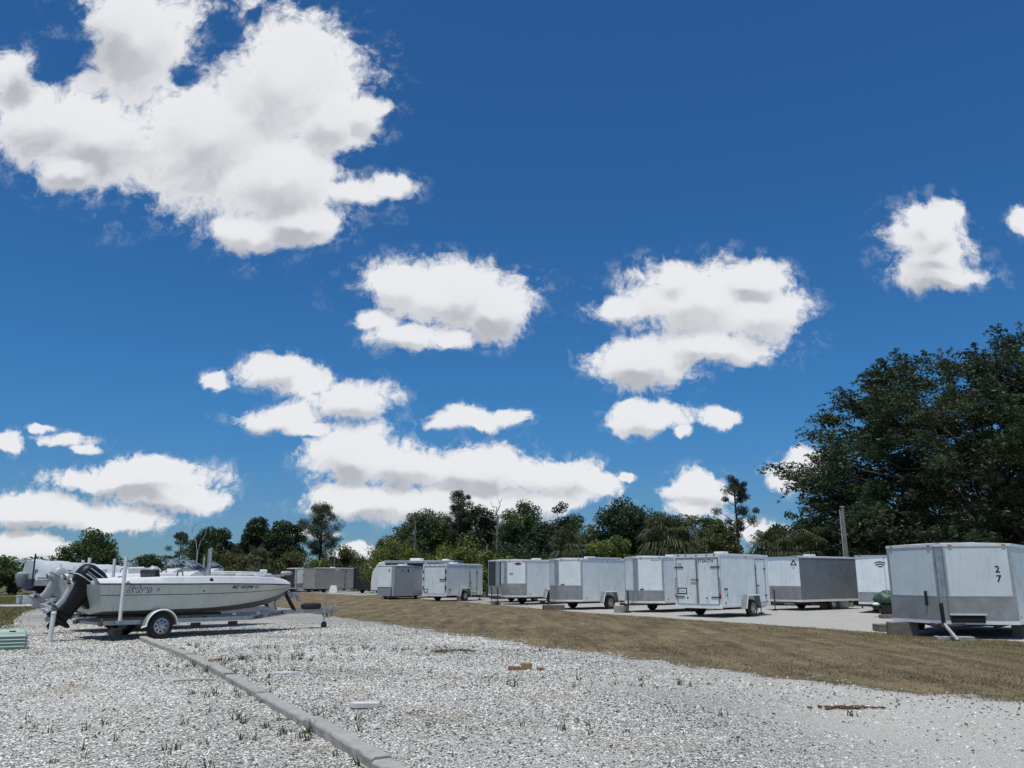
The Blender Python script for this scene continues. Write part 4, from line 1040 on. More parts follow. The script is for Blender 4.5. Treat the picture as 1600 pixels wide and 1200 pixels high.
# black trailer
W, L, N = 2.1, 3.2, .4
loc, hd = rear_place((-13.4, 82.0), 22, W, L, N)
def black_rear(e, wall, W, z0, z1):
    p, r_ = wall; fb = lambda *a: MB().fbox(p, r_, *a)
    d = fb(.10, W - .10, z0 + .05, z1 - .12, .008, .03).build('rear_door', M_black, e)
    fb(0, .07, z0, z1, .008, .035).build('rear_post', M_black, e); fb(W - .08, W, z0, z1, .008, .035).build('rear_post', M_galv, e)
    for z in (z0 + .5, z0 + 1.3): fb(W - .2, W - .1, z - .05, z + .05, .03, .05).build('hinge', M_galv, d)
e, w, z0, z1 = trailer('cargo_trailer', 'black trailer seen from behind with brown side', loc, hd, W, L, 1.95, .42, N, M_brown, guard=0, posts=False, rear=black_rear, fender=False, rail=False)

# taupe trailer
W, L, N = 2.2, 5.6, .5
loc, hd = rear_place((-19.75, 86.0), 42, W, L, N)
def taupe_rear(e, wall, W, z0, z1):
    p, r_ = wall; fb = lambda *a: MB().fbox(p, r_, *a)
    d = fb(.08, W - .08, z0 + .05, z1 - .12, .008, .03).build('rear_door', M_taupe, e)
    for z in (z0 + .5, z0 + 1.3):
        for s in (.02, W - .1): fb(s, s + .08, z - .06, z + .06, .03, .05).build('hinge', M_dark, d)
e, w, z0, z1 = trailer('cargo_trailer', 'long taupe trailer with a side door, far left of the row', loc, hd, W, L, 1.98, .42, N, M_taupe, guard=0, posts=False, rear=taupe_rear, fender=False, rail=False)
p, r_ = w['right']; fb = lambda *a: MB().fbox(p, r_, *a)
d = fb(3.6, 4.5, z0 + .05, z1 - .1, .009, .02).build('side_door', M_taupe, e); fb(3.56, 3.60, z0 + .04, z1 - .08, .009, .03).build('door_frame', M_dark, e)
for z in (z0 + .4, z0 + 1.0, z0 + 1.7): fb(3.6, 3.85, z - .02, z + .02, .02, .04).build('hinge', M_dark, d)
st = fb(2.3, 2.9, z1 - .22, z1 - .02, .009, .013).build('sticker', M_trim, e)

# white fronted trailer left of the taupe one
e, w, z0, z1 = trailer('cargo_trailer', 'white-fronted V-nose trailer with dark side, left of the taupe trailer', (-22.3, 88.0), front_head(-4), 2.1, 4.4, 1.98, .42, .55, M_brown, M_white, guard=.45, vent=False, fender=False)
p, r_ = w['nose_right']; ln = math.hypot(r_[0] - p[0], r_[1] - p[1]); MB().fbox(p, r_, .02, ln, z0 + .05, z1 - .06, .024, .03).build('dark_panel', M_brown, e)
# long pale trailer and motorhome far behind
e, w, z0, z1 = trailer('cargo_trailer', 'long pale flat-roofed trailer seen over the boat bow', (-35.5, 92.0), math.pi, 2.4, 8.2, 1.95, .42, .3, M_white, guard=0, posts=False, vent=False, fender=False)
MB().fbox(*w['left'], .1, 8.1, z1 - .45, z1 - .1, .009, .02).build('dark_band', M_char, e)
def motorhome():
    e = thing('motorhome', 'white motorhome roof and dark windows showing above the silver and white trailers', 'motorhome', (-7.2, 66.0, 0), R(180 - 16))
    prof = [(-3.3, .5), (-3.3, 2.62), (-3.1, 2.72), (2.3, 2.72), (2.9, 2.6), (3.4, 1.9), (3.5, 1.2), (3.5, .5)]
    MB().prism_y(prof, -1.15, 1.15).build('body', M_whitec, e, 30, .05)
    for a, b in ((-2.9, -1.2), (-.9, .5), (.8, 2.3)):
        for y in (-1.158, 1.158): MB().span(a, b, y - .012, y + .012, 2.12, 2.55).build('window', M_holeshade, e)
    MB().box((.2, 0, 2.84), (.9, .7, .2)).build('air_conditioner', M_trim, e, None, .05); MB().box((-2.2, 0, 2.80), (.5, .5, .12)).build('roof_vent', M_trim, e, None, .03)
    MB().span(-3.3, 2.4, -1.2, 1.2, 2.70, 2.745).build('roof_edge', M_trim, e)
    for x in (-1.9, 2.3):
        for s in (-1, 1): wheel(e, (x, s * 1.0, .38), .38, .24, s)
motorhome()

# ---------------------------------------------------------------- clutter round the trailers
G_BLOCK = 'concrete blocks under the trailers'
def block(label, x, y, d=(.4, .2, .2), rz=0., z=0., m=None, cat='block', name='concrete_block', group=None):
    o = MB().box((0, 0, d[2] / 2), d).build(name, m or M_concd, None, None, .012); o.location = (x, y, z); o.rotation_euler = (0, 0, rz)
    return tag(o, label, cat, group)
def timber_step():
    e = thing('wooden_step', 'grey timber step on the gravel left of the numbered trailer', 'step', (10.72, 24.6, 0), R(-8))
    for i in range(3): MB().span(-.36, .36, -.36 + .245 * i, -.13 + .245 * i, .16, .20).build('tread_board', M_woodg, e, None, .006)
    MB().span(-.36, .36, -.36, -.32, .0, .157).build('riser_board', M_woodg, e); MB().span(-.36, .36, .32, .36, .0, .157).build('riser_board', M_woodg, e)
    MB().span(-.36, -.32, -.317, .317, .0, .155).build('side_board', M_woodg, e); MB().span(.32, .36, -.317, .317, .0, .155).build('side_board', M_woodg, e)
timber_step()
block('low concrete pad below the nose of the numbered trailer', 10.75, 21.1, (.85, .3, .10), R(-12), m=M_conc)
block('dark timber stack propping the left nose of the numbered trailer', 10.35, 22.95, (.75, .5, .34), R(-20), m=M_woodg, name='timber_stack', cat='timber')
block('grey block under the right side of the numbered trailer', 13.2, 22.3, (.5, .4, .3), R(30))
block('grey block beneath the nose post of the half-hidden white V-nose trailer', 4.75, 37.4, (.6, .3, .30), R(30), m=M_conc)
block('dark timber under the tongue of the white trailer with the boxy fender', 1.95, 40.3, (1.0, .35, .24), R(20), m=M_woodg, name='timber_stack', cat='timber')
block('flat block by the tongue of the centre trailer with the red emblem', -.9, 48.0, (.5, .3, .22), R(20))
block('low dark plank under the white trailer beside the green tarp', 14.2, 32.2, (.9, .35, .14), R(-10), m=M_woodg, name='timber_plank', cat='timber')
# green tarp heap on the tongue of the half hidden trailer
g = np.random.default_rng(4)
def blob(name, label, cat, c, r, m, seed, sq=(1, 1, 1), rough=.14, up=None):
    g = np.random.default_rng(seed); mb = MB(); rings = []
    for i in range(11):
        ph = -math.pi / 2 + math.pi * i / 10; rings.append([])
        for k in range(18):
            th = 6.2832 * k / 18; d = (math.cos(ph) * math.cos(th), math.cos(ph) * math.sin(th), math.sin(ph))
            w = 1 + rough * (math.sin(3 * th + seed) * math.cos(2 * ph + seed) + .6 * math.sin(5 * th + 2 * seed + 3 * ph)) + g.normal(0, rough * .18)
            z = d[2] * r * sq[2] * w
            rings[-1].append((d[0] * r * sq[0] * w, d[1] * r * sq[1] * w, max(z, -r * sq[2] * .72)))
    mb.loft(rings, True, True, True); o = mb.build(name, m, None, 70); o.location = c
    return tag(o, label, cat)
blob('tarp_bundle', 'crumpled green tarp bundle on a trailer tongue behind the numbered trailer', 'tarp', (14.62, 33.6, .66), .33, M_tarpg, 3, (1.15, .9, .85), .2)
MB_ = thing('storage_tub', 'black tapered tub under the green tarp bundle', 'tub', (14.62, 33.6, .06))
MB().loft([[(math.cos(6.2832 * k / 16) * r_, math.sin(6.2832 * k / 16) * r_, z) for k in range(16)] for r_, z in ((.22, 0), (.34, .36), (.37, .36), (.37, .39), (.34, .39))], True, True, True).build('tub_body', M_dark, MB_, 50)
MB().box((0, 0, .25), (.9, .3, .05)).build('shelf_board', M_dark, MB_)
blob('paper_scrap', 'scrap of white sheeting beside the green tarp bundle', 'scrap', (14.15, 33.4, .48), .12, M_pvc, 6, (1.0, .5, .45), .25)
# panel and plastic wrapped thing next to the charcoal trailer
o = MB().box((0, 0, .42), (.55, .06, .84), 0, R(-6)).build('leaning_panel', M_beige, None, None, .01); o.location = (15.15, 41.6, .05); o.rotation_euler[2] = R(-12)
tag(o, 'beige flat panel leaning beside the charcoal trailer', 'panel')
blob('wrapped_bundle', 'dome of pale plastic sheeting next to the beige panel', 'bundle', (15.95, 41.8, .42), .6, M_wrap, 9, (.72, .6, 1.05), .10)
# white skirted object in front of the taupe trailer
o = MB().loft([[(-.46, -.2, 0), (.46, -.2, 0), (.46, .2, 0), (-.46, .2, 0)], [(-.42, -.16, .35), (.42, -.16, .35), (.42, .16, .35), (-.42, .16, .35)], [(-.30, -.08, .86), (.30, -.08, .86), (.30, .08, .86), (-.30, .08, .86)]], True, True, True).build('white_planter_box', M_pvc, None, None, .03)
o.location = (-17.5, 84.0, 0); o.scale = (.9, .9, .82); tag(o, 'small white tapered box standing before the taupe trailer', 'box')
# round white ball on the wall by the pole
def lamp_ball():
    e = thing('post_sign', 'small white round reflector on a dark post between charcoal and white trailers', 'reflector post', (17.3, 42.5, 0))
    MB().box((0, 0, .85), (.06, .06, 1.7)).build('post', M_dark, e); MB().lathe((0, -.04, 1.60), [(.001, -.05), (.10, -.045), (.11, -.02), (.10, 0), (.001, .005)], 16).build('reflector', M_pvc, e, 50)
lamp_ball()
def upole(label, x, y, h, r=.15, lean=0.0, name='utility_pole', plain=False):
    e = thing(name, label, 'pole', (x, y, 0))
    MB().tube([(0, 0, -.1), (lean * h * .5, 0, h * .5), (lean * h, 0, h)], [r, r * .9, r * .75], 10).build('shaft', M_pole, e, 50)
    if not plain:
        MB().tube([(-r * 1.15 - .03, -.02, 0), (lean * h * .97 - r - .03, -.02, h * .97)], .03, 6).build('conduit', M_galv, e)
        MB().box((lean * h, 0, h), (r * 1.7, r * 1.7, .05)).build('cap', M_galv, e)
upole('tall grey utility pole with a conduit in front of the huge tree', 17.55, 44.5, 5.15, .115, -.006)
upole('thin grey post behind the taupe trailer', -19.4, 93.0, 4.2, .09, 0, 'thin_post', True)
upole('thin grey post behind the white trailer left of centre', -1.95, 66.0, 3.9, .11, 0, 'thin_post', True)
upole('thin post in front of the dark undergrowth beyond the boat bow', -29.0, 90.0, 3.6, .05, 0, 'thin_post', True)

# kerb stones set in the gravel
kb = thing('kerb', 'line of grey concrete kerb stones running from the foreground to the boat trailer wheel', 'kerb', (0, 0, 0))
line = [(-.30, 5.75), (-1.04, 7.18), (-2.06, 9.1), (-3.16, 11.15), (-4.22, 13.1), (-5.02, 14.6), (-6.05, 16.35), (-7.25, 18.3), (-8.45, 20.25), (-9.0, 21.15)]
for i in range(len(line) - 1):
    (xa, ya), (xb, yb) = line[i], line[i + 1]; L_ = math.hypot(xb - xa, yb - ya) - .03; dz = random.uniform(-.022, .006)
    prof = [(-.085, -.05), (.085, -.05), (.085, .085), (.065, .105), (-.065, .105), (-.085, .085)]
    mb = MB(); mb.loft([[(s * L_, y_ + random.gauss(0, .004), z_ + random.gauss(0, .004)) for y_, z_ in prof] for s in [-.5 + k_ / 12 for k_ in range(13)]], True, True, True)
    k_ = mb.build('kerb_stone', M_conc, kb, None, .008)
    k_.location = ((xa + xb) / 2 + random.uniform(-.01, .01), (ya + yb) / 2, dz); k_.rotation_euler = (random.uniform(-.05, .05), random.uniform(-.008, .008), math.atan2(yb - ya, xb - xa))
for (x, y, rz, s) in ((-5.15, 15.1, .4, .16), (-6.6, 17.4, 1.0, .13)):
    o = MB().box((0, 0, .015), (s * 1.5, s * .7, .03)).build('rust_stained_chip', M_woody, None, None, .006); o.location = (x, y, .098); o.rotation_euler = (0, 0, rz + 1)
    tag(o, 'orange wood chip lying on the kerb, nearer the camera' if s > .15 else 'orange wood chip lying on the kerb, nearer the boat', 'wood chip')
# loose pieces on the gravel
o = MB().prism([(-.17, -.02), (-.10, -.10), (.17, -.055), (.155, .06), (-.05, .075)], 0, .058).build('paving_fragment', mat('pale_stone_fragment', (.62, .60, .55), .85, 0, .06, 9, bump=.3), None, None, .006)
o.location = (-1.74, 10.35, .016); o.rotation_euler = (0, R(2), R(10)); tag(o, 'pale flat stone block lying alone on the foreground gravel', 'stone')
o = MB().box((0, 0, .055), (.17, .10, .11), 0, .05, .06).build('broken_brick', M_woody, None, None, .01); o.location = (.24, 14.5, .01); o.rotation_euler[2] = .1; tag(o, 'upright tan broken brick in the middle of the gravel', 'brick')
o = MB().box((0, 0, .03), (.20, .10, .06), 0, -.06, .03).build('broken_brick', M_brick, None, None, .01); o.location = (.04, 14.45, .01); o.rotation_euler[2] = -.15; tag(o, 'flat red broken brick left of the upright tan brick', 'brick')
o = MB().box((0, 0, .02), (.11, .08, .045), 0, .1, .1).build('broken_brick', M_brick, None, None, .01); o.location = (.47, 14.42, .01); o.rotation_euler[2] = .5; tag(o, 'small brick crumb right of the upright tan brick', 'brick')
o = MB().tube([(-.3, 0, 0), (0, .02, .01), (.28, -.02, 0)], .018, 7).build('stick', M_woodg, None, 50); o.location = (-1.0, 18.0, .03); o.rotation_euler[2] = -.35; tag(o, 'grey branch stub lying beside the grass tuft', 'stick')
o = MB().tube([(-.3, 0, 0), (0, .01, .01), (.28, 0, 0)], .016, 7).build('stick', M_beige, None, 50); o.location = (-4.65, 12.9, .03); o.rotation_euler[2] = .25; tag(o, 'pale straight lath lying left of the kerb', 'stick')
o = MB().prism([(-.22, -.03), (.05, -.06), (.25, .0), (.1, .05), (-.15, .04)], 0, .03).build('board_scrap', M_pvc, None, None, .005); o.location = (-3.62, 13.85, .015); o.rotation_euler[2] = .1; tag(o, 'thin white board scrap right of the kerb', 'board')
rs = MB(); 
for k in range(46):
    rs.box((random.gauss(0, .17), random.gauss(0, .045), .012), (random.uniform(.03, .10), random.uniform(.015, .04), random.uniform(.008, .02)), random.gauss(0, .6), random.gauss(0, .1), random.gauss(0, .1))
o = rs.build('rusty_debris', M_rust); o.location = (3.87, 10.32, .012); o['kind'] = 'stuff'; tag(o, 'patch of rusty brown debris on the gravel at right', 'debris')
g2 = np.random.default_rng(8); n = 150
rng = g2; x = g2.normal(0, .10, n); y = g2.normal(0, .07, n)
o = blades('grass_tuft', x, y, .05 + .09 * g2.random(n), .008 + .008 * g2.random(n), .2 + .6 * g2.random(n), L_tuft); o.location = (-1.42, 17.7, 0); tag(o, 'single yellow-green grass tuft in the gravel left of the brown strip', 'grass tuft')

# mint green pedestal at the left edge
def pedestal():
    e = thing('utility_pedestal', 'low mint green metal utility box with louvres at the left edge', 'utility box', (-10.72, 18.6, 0), R(30))
    MB().loft([[(-.29, -.24, 0), (.29, -.24, 0), (.29, .24, 0), (-.29, .24, 0)], [(-.28, -.23, .34), (.28, -.23, .34), (.28, .23, .34), (-.28, .23, .34)], [(-.23, -.17, .42), (.23, -.17, .42), (.23, .17, .42), (-.23, .17, .42)]], True, True, True).build('shell', M_mint, e, None, .035)
    for i in range(4):
        z = .07 + .07 * i
        MB().hexa([(-.25, -.275, z), (.25, -.275, z), (.25, -.23, z), (-.25, -.23, z), (-.25, -.245, z + .045), (.25, -.245, z + .045), (.25, -.23, z + .045), (-.25, -.23, z + .045)]).build('louvre', M_mint, e)
        MB().span(.28, .31, -.19, .19, z, z + .03).build('louvre', M_mint, e)
    MB().span(-.06, .06, -.212, -.196, .375, .395).build('nameplate', M_ink, e)
pedestal()
MB_s = thing('white_stake', 'white plastic stake standing in the gravel below the raised outboard', 'stake', (-10.86, 20.4, 0))
MB().tube([(0, 0, -.05), (.02, 0, .68)], .055, 12).build('pipe', M_pvc, MB_s, 50); MB().lathe((.02, 0, .68), [(.06, -.03), (.064, .0), (.05, .03), (.001, .035)], 14, 'Z').build('cap', M_pvc, MB_s, 50)

# ---------------------------------------------------------------- boats
ST_X = np.array([-1.32, -.5, .6, 1.6, 2.5, 3.2, 3.75, 4.15, 4.36])
ST = {'ys': [.98, 1.02, 1.03, 1.01, .90, .72, .48, .22, .02], 'zs': [1.33, 1.325, 1.32, 1.32, 1.31, 1.30, 1.285, 1.27, 1.265],
      'yc': [.86, .90, .90, .85, .68, .46, .24, .08, .01], 'zc': [.70, .70, .71, .735, .80, .88, .98, 1.09, 1.18],
      'zk': [.60, .585, .575, .58, .61, .67, .79, .97, 1.14], 'zd': [1.47, 1.50, 1.53, 1.54, 1.53, 1.51, 1.47, 1.40, 1.34]}
def st(key, x):
    X = ST_X; Y = np.array(ST[key]); i = int(np.clip(np.searchsorted(X, x) - 1, 0, len(X) - 2)); h = X[i + 1] - X[i]; t = (x - X[i]) / h
    m = lambda j: (Y[min(j + 1, len(Y) - 1)] - Y[max(j - 1, 0)]) / (X[min(j + 1, len(Y) - 1)] - X[max(j - 1, 0)])
    return float((2 * t ** 3 - 3 * t ** 2 + 1) * Y[i] + (t ** 3 - 2 * t ** 2 + t) * h * m(i) + (-2 * t ** 3 + 3 * t ** 2) * Y[i + 1] + (t ** 3 - t ** 2) * h * m(i + 1))
XS = [(-1.32 + 5.68 * (1 - (1 - i / 36) ** 1.25)) for i in range(37)]
def rake(x, z): return x - max(0, z - .6) * .30 * max(0.0, 1 - (x + 1.32) / .9)
def side_pt(x, k, s=-1, off=0.0):   # k: 0 chine .. 1 sheer
    yc, zc, ys, zs = st('yc', x), st('zc', x), st('ys', x), st('zs', x)
    z = zc + (zs - zc) * k; y = yc + (ys - yc) * (k ** .8) + (.018 if k > .62 else 0)
    return (rake(x, z), s * (y + off), z)

def outboard(parent, loc, tilt, cowl, leg, stripes=True, scale=1.0):
    e = bpy.data.objects.new('outboard_motor', None); COL.objects.link(e); e.parent = parent; e.location = loc; e.rotation_euler = (0, R(tilt), 0); e.scale = (scale,) * 3
    def ring(z, x0, x1, hw, n=20, p=3.2):
        cx, hx = (x0 + x1) / 2, (x1 - x0) / 2; out = []
        for k in range(n):
            a = 6.2832 * k / n; ca, sa = math.cos(a), math.sin(a)
            out.append((cx + hx * math.copysign(abs(ca) ** (2 / p), ca), hw * math.copysign(abs(sa) ** (2 / p), sa), z))
        return out
    MB().loft([ring(.02, -.50, .06, .17), ring(.06, -.56, .12, .21), ring(.20, -.60, .15, .225), ring(.36, -.60, .13, .215), ring(.47, -.55, .06, .19), ring(.53, -.44, -.06, .12)], True, True, True).build('cowling', cowl, e, 50)
    MB().loft([ring(.165, -.602, .152, .228), ring(.185, -.604, .153, .229)], True).build('cowling_seam', M_strip if stripes else M_dark, e, 50)
    if stripes:
        for z, h_ in ((.25, .03), (.31, .012), (.40, .022)):
            w_ = .232 if z < .35 else .222
            for s in (-1, 1): MB().hexa([(-.46, s * (w_ - .02), z), (-.02, s * (w_ - .02), z), (-.02, s * w_, z), (-.46, s * w_, z), (-.46, s * (w_ - .02), z + h_), (-.02, s * (w_ - .02), z + h_), (-.02, s * w_, z + h_), (-.46, s * w_, z + h_)]).build('stripe', M_strip, e)
    MB().loft([ring(.03, -.46, .02, .15), ring(-.10, -.42, -.02, .12), ring(-.40, -.36, -.04, .075), ring(-.62, -.38, -.06, .06)], True, True, True).build('midsection', leg, e, 50)
    MB().box((.02, 0, -.12), (.20, .26, .34)).build('transom_bracket', leg, e, None, .02)
    MB().prism([(-.62, -.09), (-.30, -.13), (-.02, -.05), (-.02, .05), (-.30, .13), (-.62, .09)], -.635, -.615).build('ventilation_plate', leg, e)
    lw = MB(); rg = []
    for x, r_ in ((.08, .012), (.02, .045), (-.10, .07), (-.30, .075), (-.46, .06), (-.52, .045)):
        rg.append([(x, r_ * math.cos(6.2832 * k / 14), -.78 + r_ * math.sin(6.2832 * k / 14)) for k in range(14)])
    lw.loft(rg[::-1], True, True, True); lw.loft([ring(-.78, -.36, -.06, .04), ring(-.60, -.37, -.06, .055)], True, True, True)
    lw.build('gearcase', leg, e, 50)
    MB().prism_y([(-.10, -.80), (-.36, -.80), (-.34, -1.02), (-.26, -1.04)], -.014, .014).build('skeg', leg, e)
    pr = MB().lathe((-.52, 0, -.78), [(.05, 0), (.045, -.10), (.02, -.14), (.001, -.145)], 12, 'X')
    for k in range(3):
        a = 2.094 * k + .4; pts = []
        for (r_, w_, tw) in ((.04, .05, .7), (.12, .10, .55), (.18, .07, .4)):
            ca, sa = math.cos(a), math.sin(a)
            for sg in (-1, 1): pts.append((-.57 + sg * w_ * math.sin(tw) * .6, r_ * ca - sg * w_ * math.cos(tw) * sa, -.78 + r_ * sa + sg * w_ * math.cos(tw) * ca))
        pr.add(pts, [(0, 1, 3, 2), (2, 3, 5, 4)])
    pr.build('propeller', M_galv, e, 40)
    return e

def boat(label, loc, rz, zup=0.0, hullm=None, motor=None, leg=None, detail=True, stripes=True, name='motor_boat', mscale=1.1, group='boats on trailers at the left'):
    e = thing(name, label, 'boat', (loc[0], loc[1], zup), rz, group)
    hullm = hullm or M_hull
    h = MB(); b = MB(); g_ = MB(); rr = MB()
    for s in (-1, 1):
        ks = [0, .2, .4, .6, .621, .8, 1.0]
        rings = [[side_pt(x, k, s) for k in ks] for x in XS]
        h.loft(rings if s > 0 else [r_ for r_ in rings][::-1])
        bot = [[(rake(x, st('zk', x)), 0, st('zk', x)), (rake(x, st('zc', x)), s * st('yc', x) * .5, st('zk', x) * .55 + st('zc', x) * .45 - .015), (rake(x, st('zc', x)), s * (st('yc', x)), st('zc', x))] for x in XS]
        b.loft(bot if s < 0 else bot[::-1])
        gun = [[(rake(x, st('zs', x)), s * (st('ys', x) + .018), st('zs', x)), (rake(x, st('zs', x)), s * (st('ys', x) + .035), st('zs', x) + .03), (rake(x, st('zd', x)), s * max(.0, st('ys', x) - .015), st('zd', x) - .02), (rake(x, st('zd', x)), s * max(0, st('ys', x) - .05), st('zd', x)), (rake(x, st('zd', x)), s * max(0, st('ys', x) - .20), st('zd', x)), (rake(x, st('zd', x)), s * max(0, st('ys', x) - .23), st('zd', x) - .03), (rake(x, .95), s * max(0, st('ys', x) - .25), 1.0)] for x in XS]
        g_.loft(gun if s > 0 else gun[::-1])
        rr.tube([(rake(x, st('zs', x)), s * (st('ys', x) + .03), st('zs', x) + .012) for x in XS], .017, 6)
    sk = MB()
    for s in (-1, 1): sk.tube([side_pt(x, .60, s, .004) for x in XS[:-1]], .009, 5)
    sk.build('strake_shadow_line', M_rub, e, 60)  # thin black tube painting the shadow line under the hull strake
    x = XS[0]; ring = [side_pt(x, k, -1) for k in (1, .6, .3, 0)] + [(rake(x, st('zk', x)), 0, st('zk', x))] + [side_pt(x, k, 1) for k in (0, .3, .6, 1)]
    h.add(ring, [tuple(range(len(ring)))])
    h.build('hull', hullm, e, 35); b.build('hull_bottom', M_hullb, e, 35); g_.build('gunwale', M_whitec, e, 40); rr.build('rub_rail', M_rub, e, 60)
    dk = MB(); fx = [x for x in XS if x > 2.15]
    dk.loft([[(x, -max(0, st('ys', x) - .19), st('zd', x) - .004), (x, 0, st('zd', x) + .02), (x, max(0, st('ys', x) - .19), st('zd', x) - .004)] for x in fx]); dk.build('foredeck', M_whitec, e, 40)
    fl = MB().add([(-1.38, -.8, 1.0), (2.2, -.72, 1.0), (2.2, .72, 1.0), (-1.38, .8, 1.0)], [(0, 1, 2, 3)]); fl.build('cockpit_floor', M_seat, e)
    MB().span(-1.45, -1.37, -.80, .80, 1.15, 1.42).build('transom_cap', M_whitec, e, None, .02)
    MB().span(2.15, 2.2, -.72, .72, 1.0, 1.50).build('bow_bulkhead', M_whitec, e)
    outboard(e, (-1.32, 0, 1.06 if detail else .98), 35, motor or M_motor, leg or M_motor, stripes, mscale)
    # console and seats
    c = MB().loft([[(.95, -.36, 1.0), (1.62, -.36, 1.0), (1.62, .36, 1.0), (.95, .36, 1.0)], [(1.02, -.34, 1.55), (1.58, -.34, 1.55), (1.58, .34, 1.55), (1.02, .34, 1.55)], [(1.22, -.33, 1.68), (1.54, -.33, 1.68), (1.54, .33, 1.68), (1.22, .33, 1.68)]], True, True, True).build('console', M_seat, e, None, .03)
    MB().hexa([(1.30, -.34, 1.70), (1.50, -.38, 1.70), (1.50, .38, 1.70), (1.30, .34, 1.70), (1.12, -.30, 1.93), (1.13, -.31, 1.935), (1.13, .31, 1.935), (1.12, .30, 1.93)]).build('windscreen', M_acry, e)
    ws = MB().tube([(1.50, -.38, 1.70), (1.13, -.31, 1.94), (1.13, .31, 1.94), (1.50, .38, 1.70)], .014, 6); ws.build('windscreen_frame', M_alu, e, 60)
    sw = MB(); sw.tube([(.93 - .04 * 0, .17 * math.cos(6.2832 * k / 16), 1.52 + .17 * math.sin(6.2832 * k / 16)) for k in range(17)], .016, 6, False); sw.tube([(.93, 0, 1.52), (1.05, 0, 1.46)], .02, 6); sw.tube([(.93, -.16, 1.52), (.93, .16, 1.52)], .012, 5); sw.build('steering_wheel', M_dark, e, 60)
    st_ = MB().box((.35, 0, 1.28), (.50, .95, .16)).build('seat', M_seat, e, None, .04); MB().box((.12, 0, 1.52), (.12, .95, .36), 0, 0, R(-10)).build('backrest', M_dark if detail else M_seat, e, None, .04)
    if detail:
        for k, y in enumerate((-.28, -.16, .25)):
            MB().tube([(1.60 + .05 * k, y, 1.2), (1.62 + .05 * k, y, 2.30 - .12 * k)], .026, 8).build('rod_holder_tube', M_galv, e, 50)
        for y in (-.22, -.10): MB().box((1.66, y, 1.80), (.03, .085, .95)).build('folded_frame_leg', M_alu, e, None, .01)
        for (a, c_) in ((1.95, 2.35), (2.45, 2.85), (2.93, 3.25)):
            MB().span(a, c_, -.45, .45, st('zd', a) + .01, st('zd', a) + .085).build('cushion', M_seat, e, None, .025)
            MB().span(a + .03, c_ - .03, -.43, .43, st('zd', a) + .085, st('zd', a) + .10).build('cushion_top', M_wrap, e, None, .005)
        # bow mounted trolling motor, lying on its bracket
        t = MB().box((3.75, -.10, 1.55), (.62, .10, .05)).build('trolling_motor_mount', M_galv, e, None, .01)
        MB().tube([(3.35, -.10, 1.62), (4.15, -.10, 1.64)], .018, 8).build('trolling_motor_shaft', M_dark, e, 60)
        MB().lathe((4.16, -.10, 1.62), [(.001, -.22), (.05, -.17), (.06, 0), (.055, .12), (.02, .18), (.001, .185)], 14, 'X').build('trolling_motor_pod', M_motorg, e, 50)
        MB().box((3.38, -.10, 1.66), (.20, .12, .12)).build('trolling_motor_head', M_trim, e, None, .03)
        for x, y in ((-1.0, -.92), (2.6, -.76), (3.7, -.40)): MB().box((x, y + .02, st('zd', x) + .03), (.16, .035, .03)).tube([(x - .05, y + .02, st('zd', x) - .01), (x - .05, y + .02, st('zd', x) + .03)], .012, 6).tube([(x + .05, y + .02, st('zd', x) - .01), (x + .05, y + .02, st('zd', x) + .03)], .012, 6).build('cleat', M_galv, e)
        MB().lathe((1.30, -(st('ys', 1.30) + .008), 1.43), [(.001, -.012), (.05, -.012), (.055, .01)], 16, 'Y').build('through_hull_fitting', M_dark, e, 40)
        p = side_pt(1.12, .72, -1, .006); MB().lathe(p, [(.001, -.01), (.02, -.01), (.022, .01)], 10, 'Y').build('drain_fitting', M_dark, e, 40)
        p = side_pt(-1.15, .78, -1, .006); MB().lathe(p, [(.001, -.01), (.015, -.01), (.018, .01)], 10, 'Y').build('drain_fitting', M_galv, e, 40)
        # name, registration
        nm = lambda off, x0, k0: (lambda u, v: side_pt(x0 + u, k0 + v / .62, -1, off))
        text_mesh('Sylvan', .225, .35, .013, nm(.004, -.80, .70), 'name_outline', M_ink, e, space=.92)  # black outline printed behind the white name
        text_mesh('Sylvan', .22, .35, .001, nm(.008, -.80, .70), 'name_lettering', M_whitec, e, space=.92)
        MB().add([side_pt(-.10 + .045 * math.cos(6.2832 * k / 14), .80 + .07 * math.sin(6.2832 * k / 14), -1, .005) for k in range(14)], [tuple(range(14))]).build('round_emblem', M_wrap, e)
        text_mesh('MC 1853RB 12', .125, .22, .004, nm(.006, 1.95, .80), 'registration_number', M_ink, e, space=1.12)
    return e

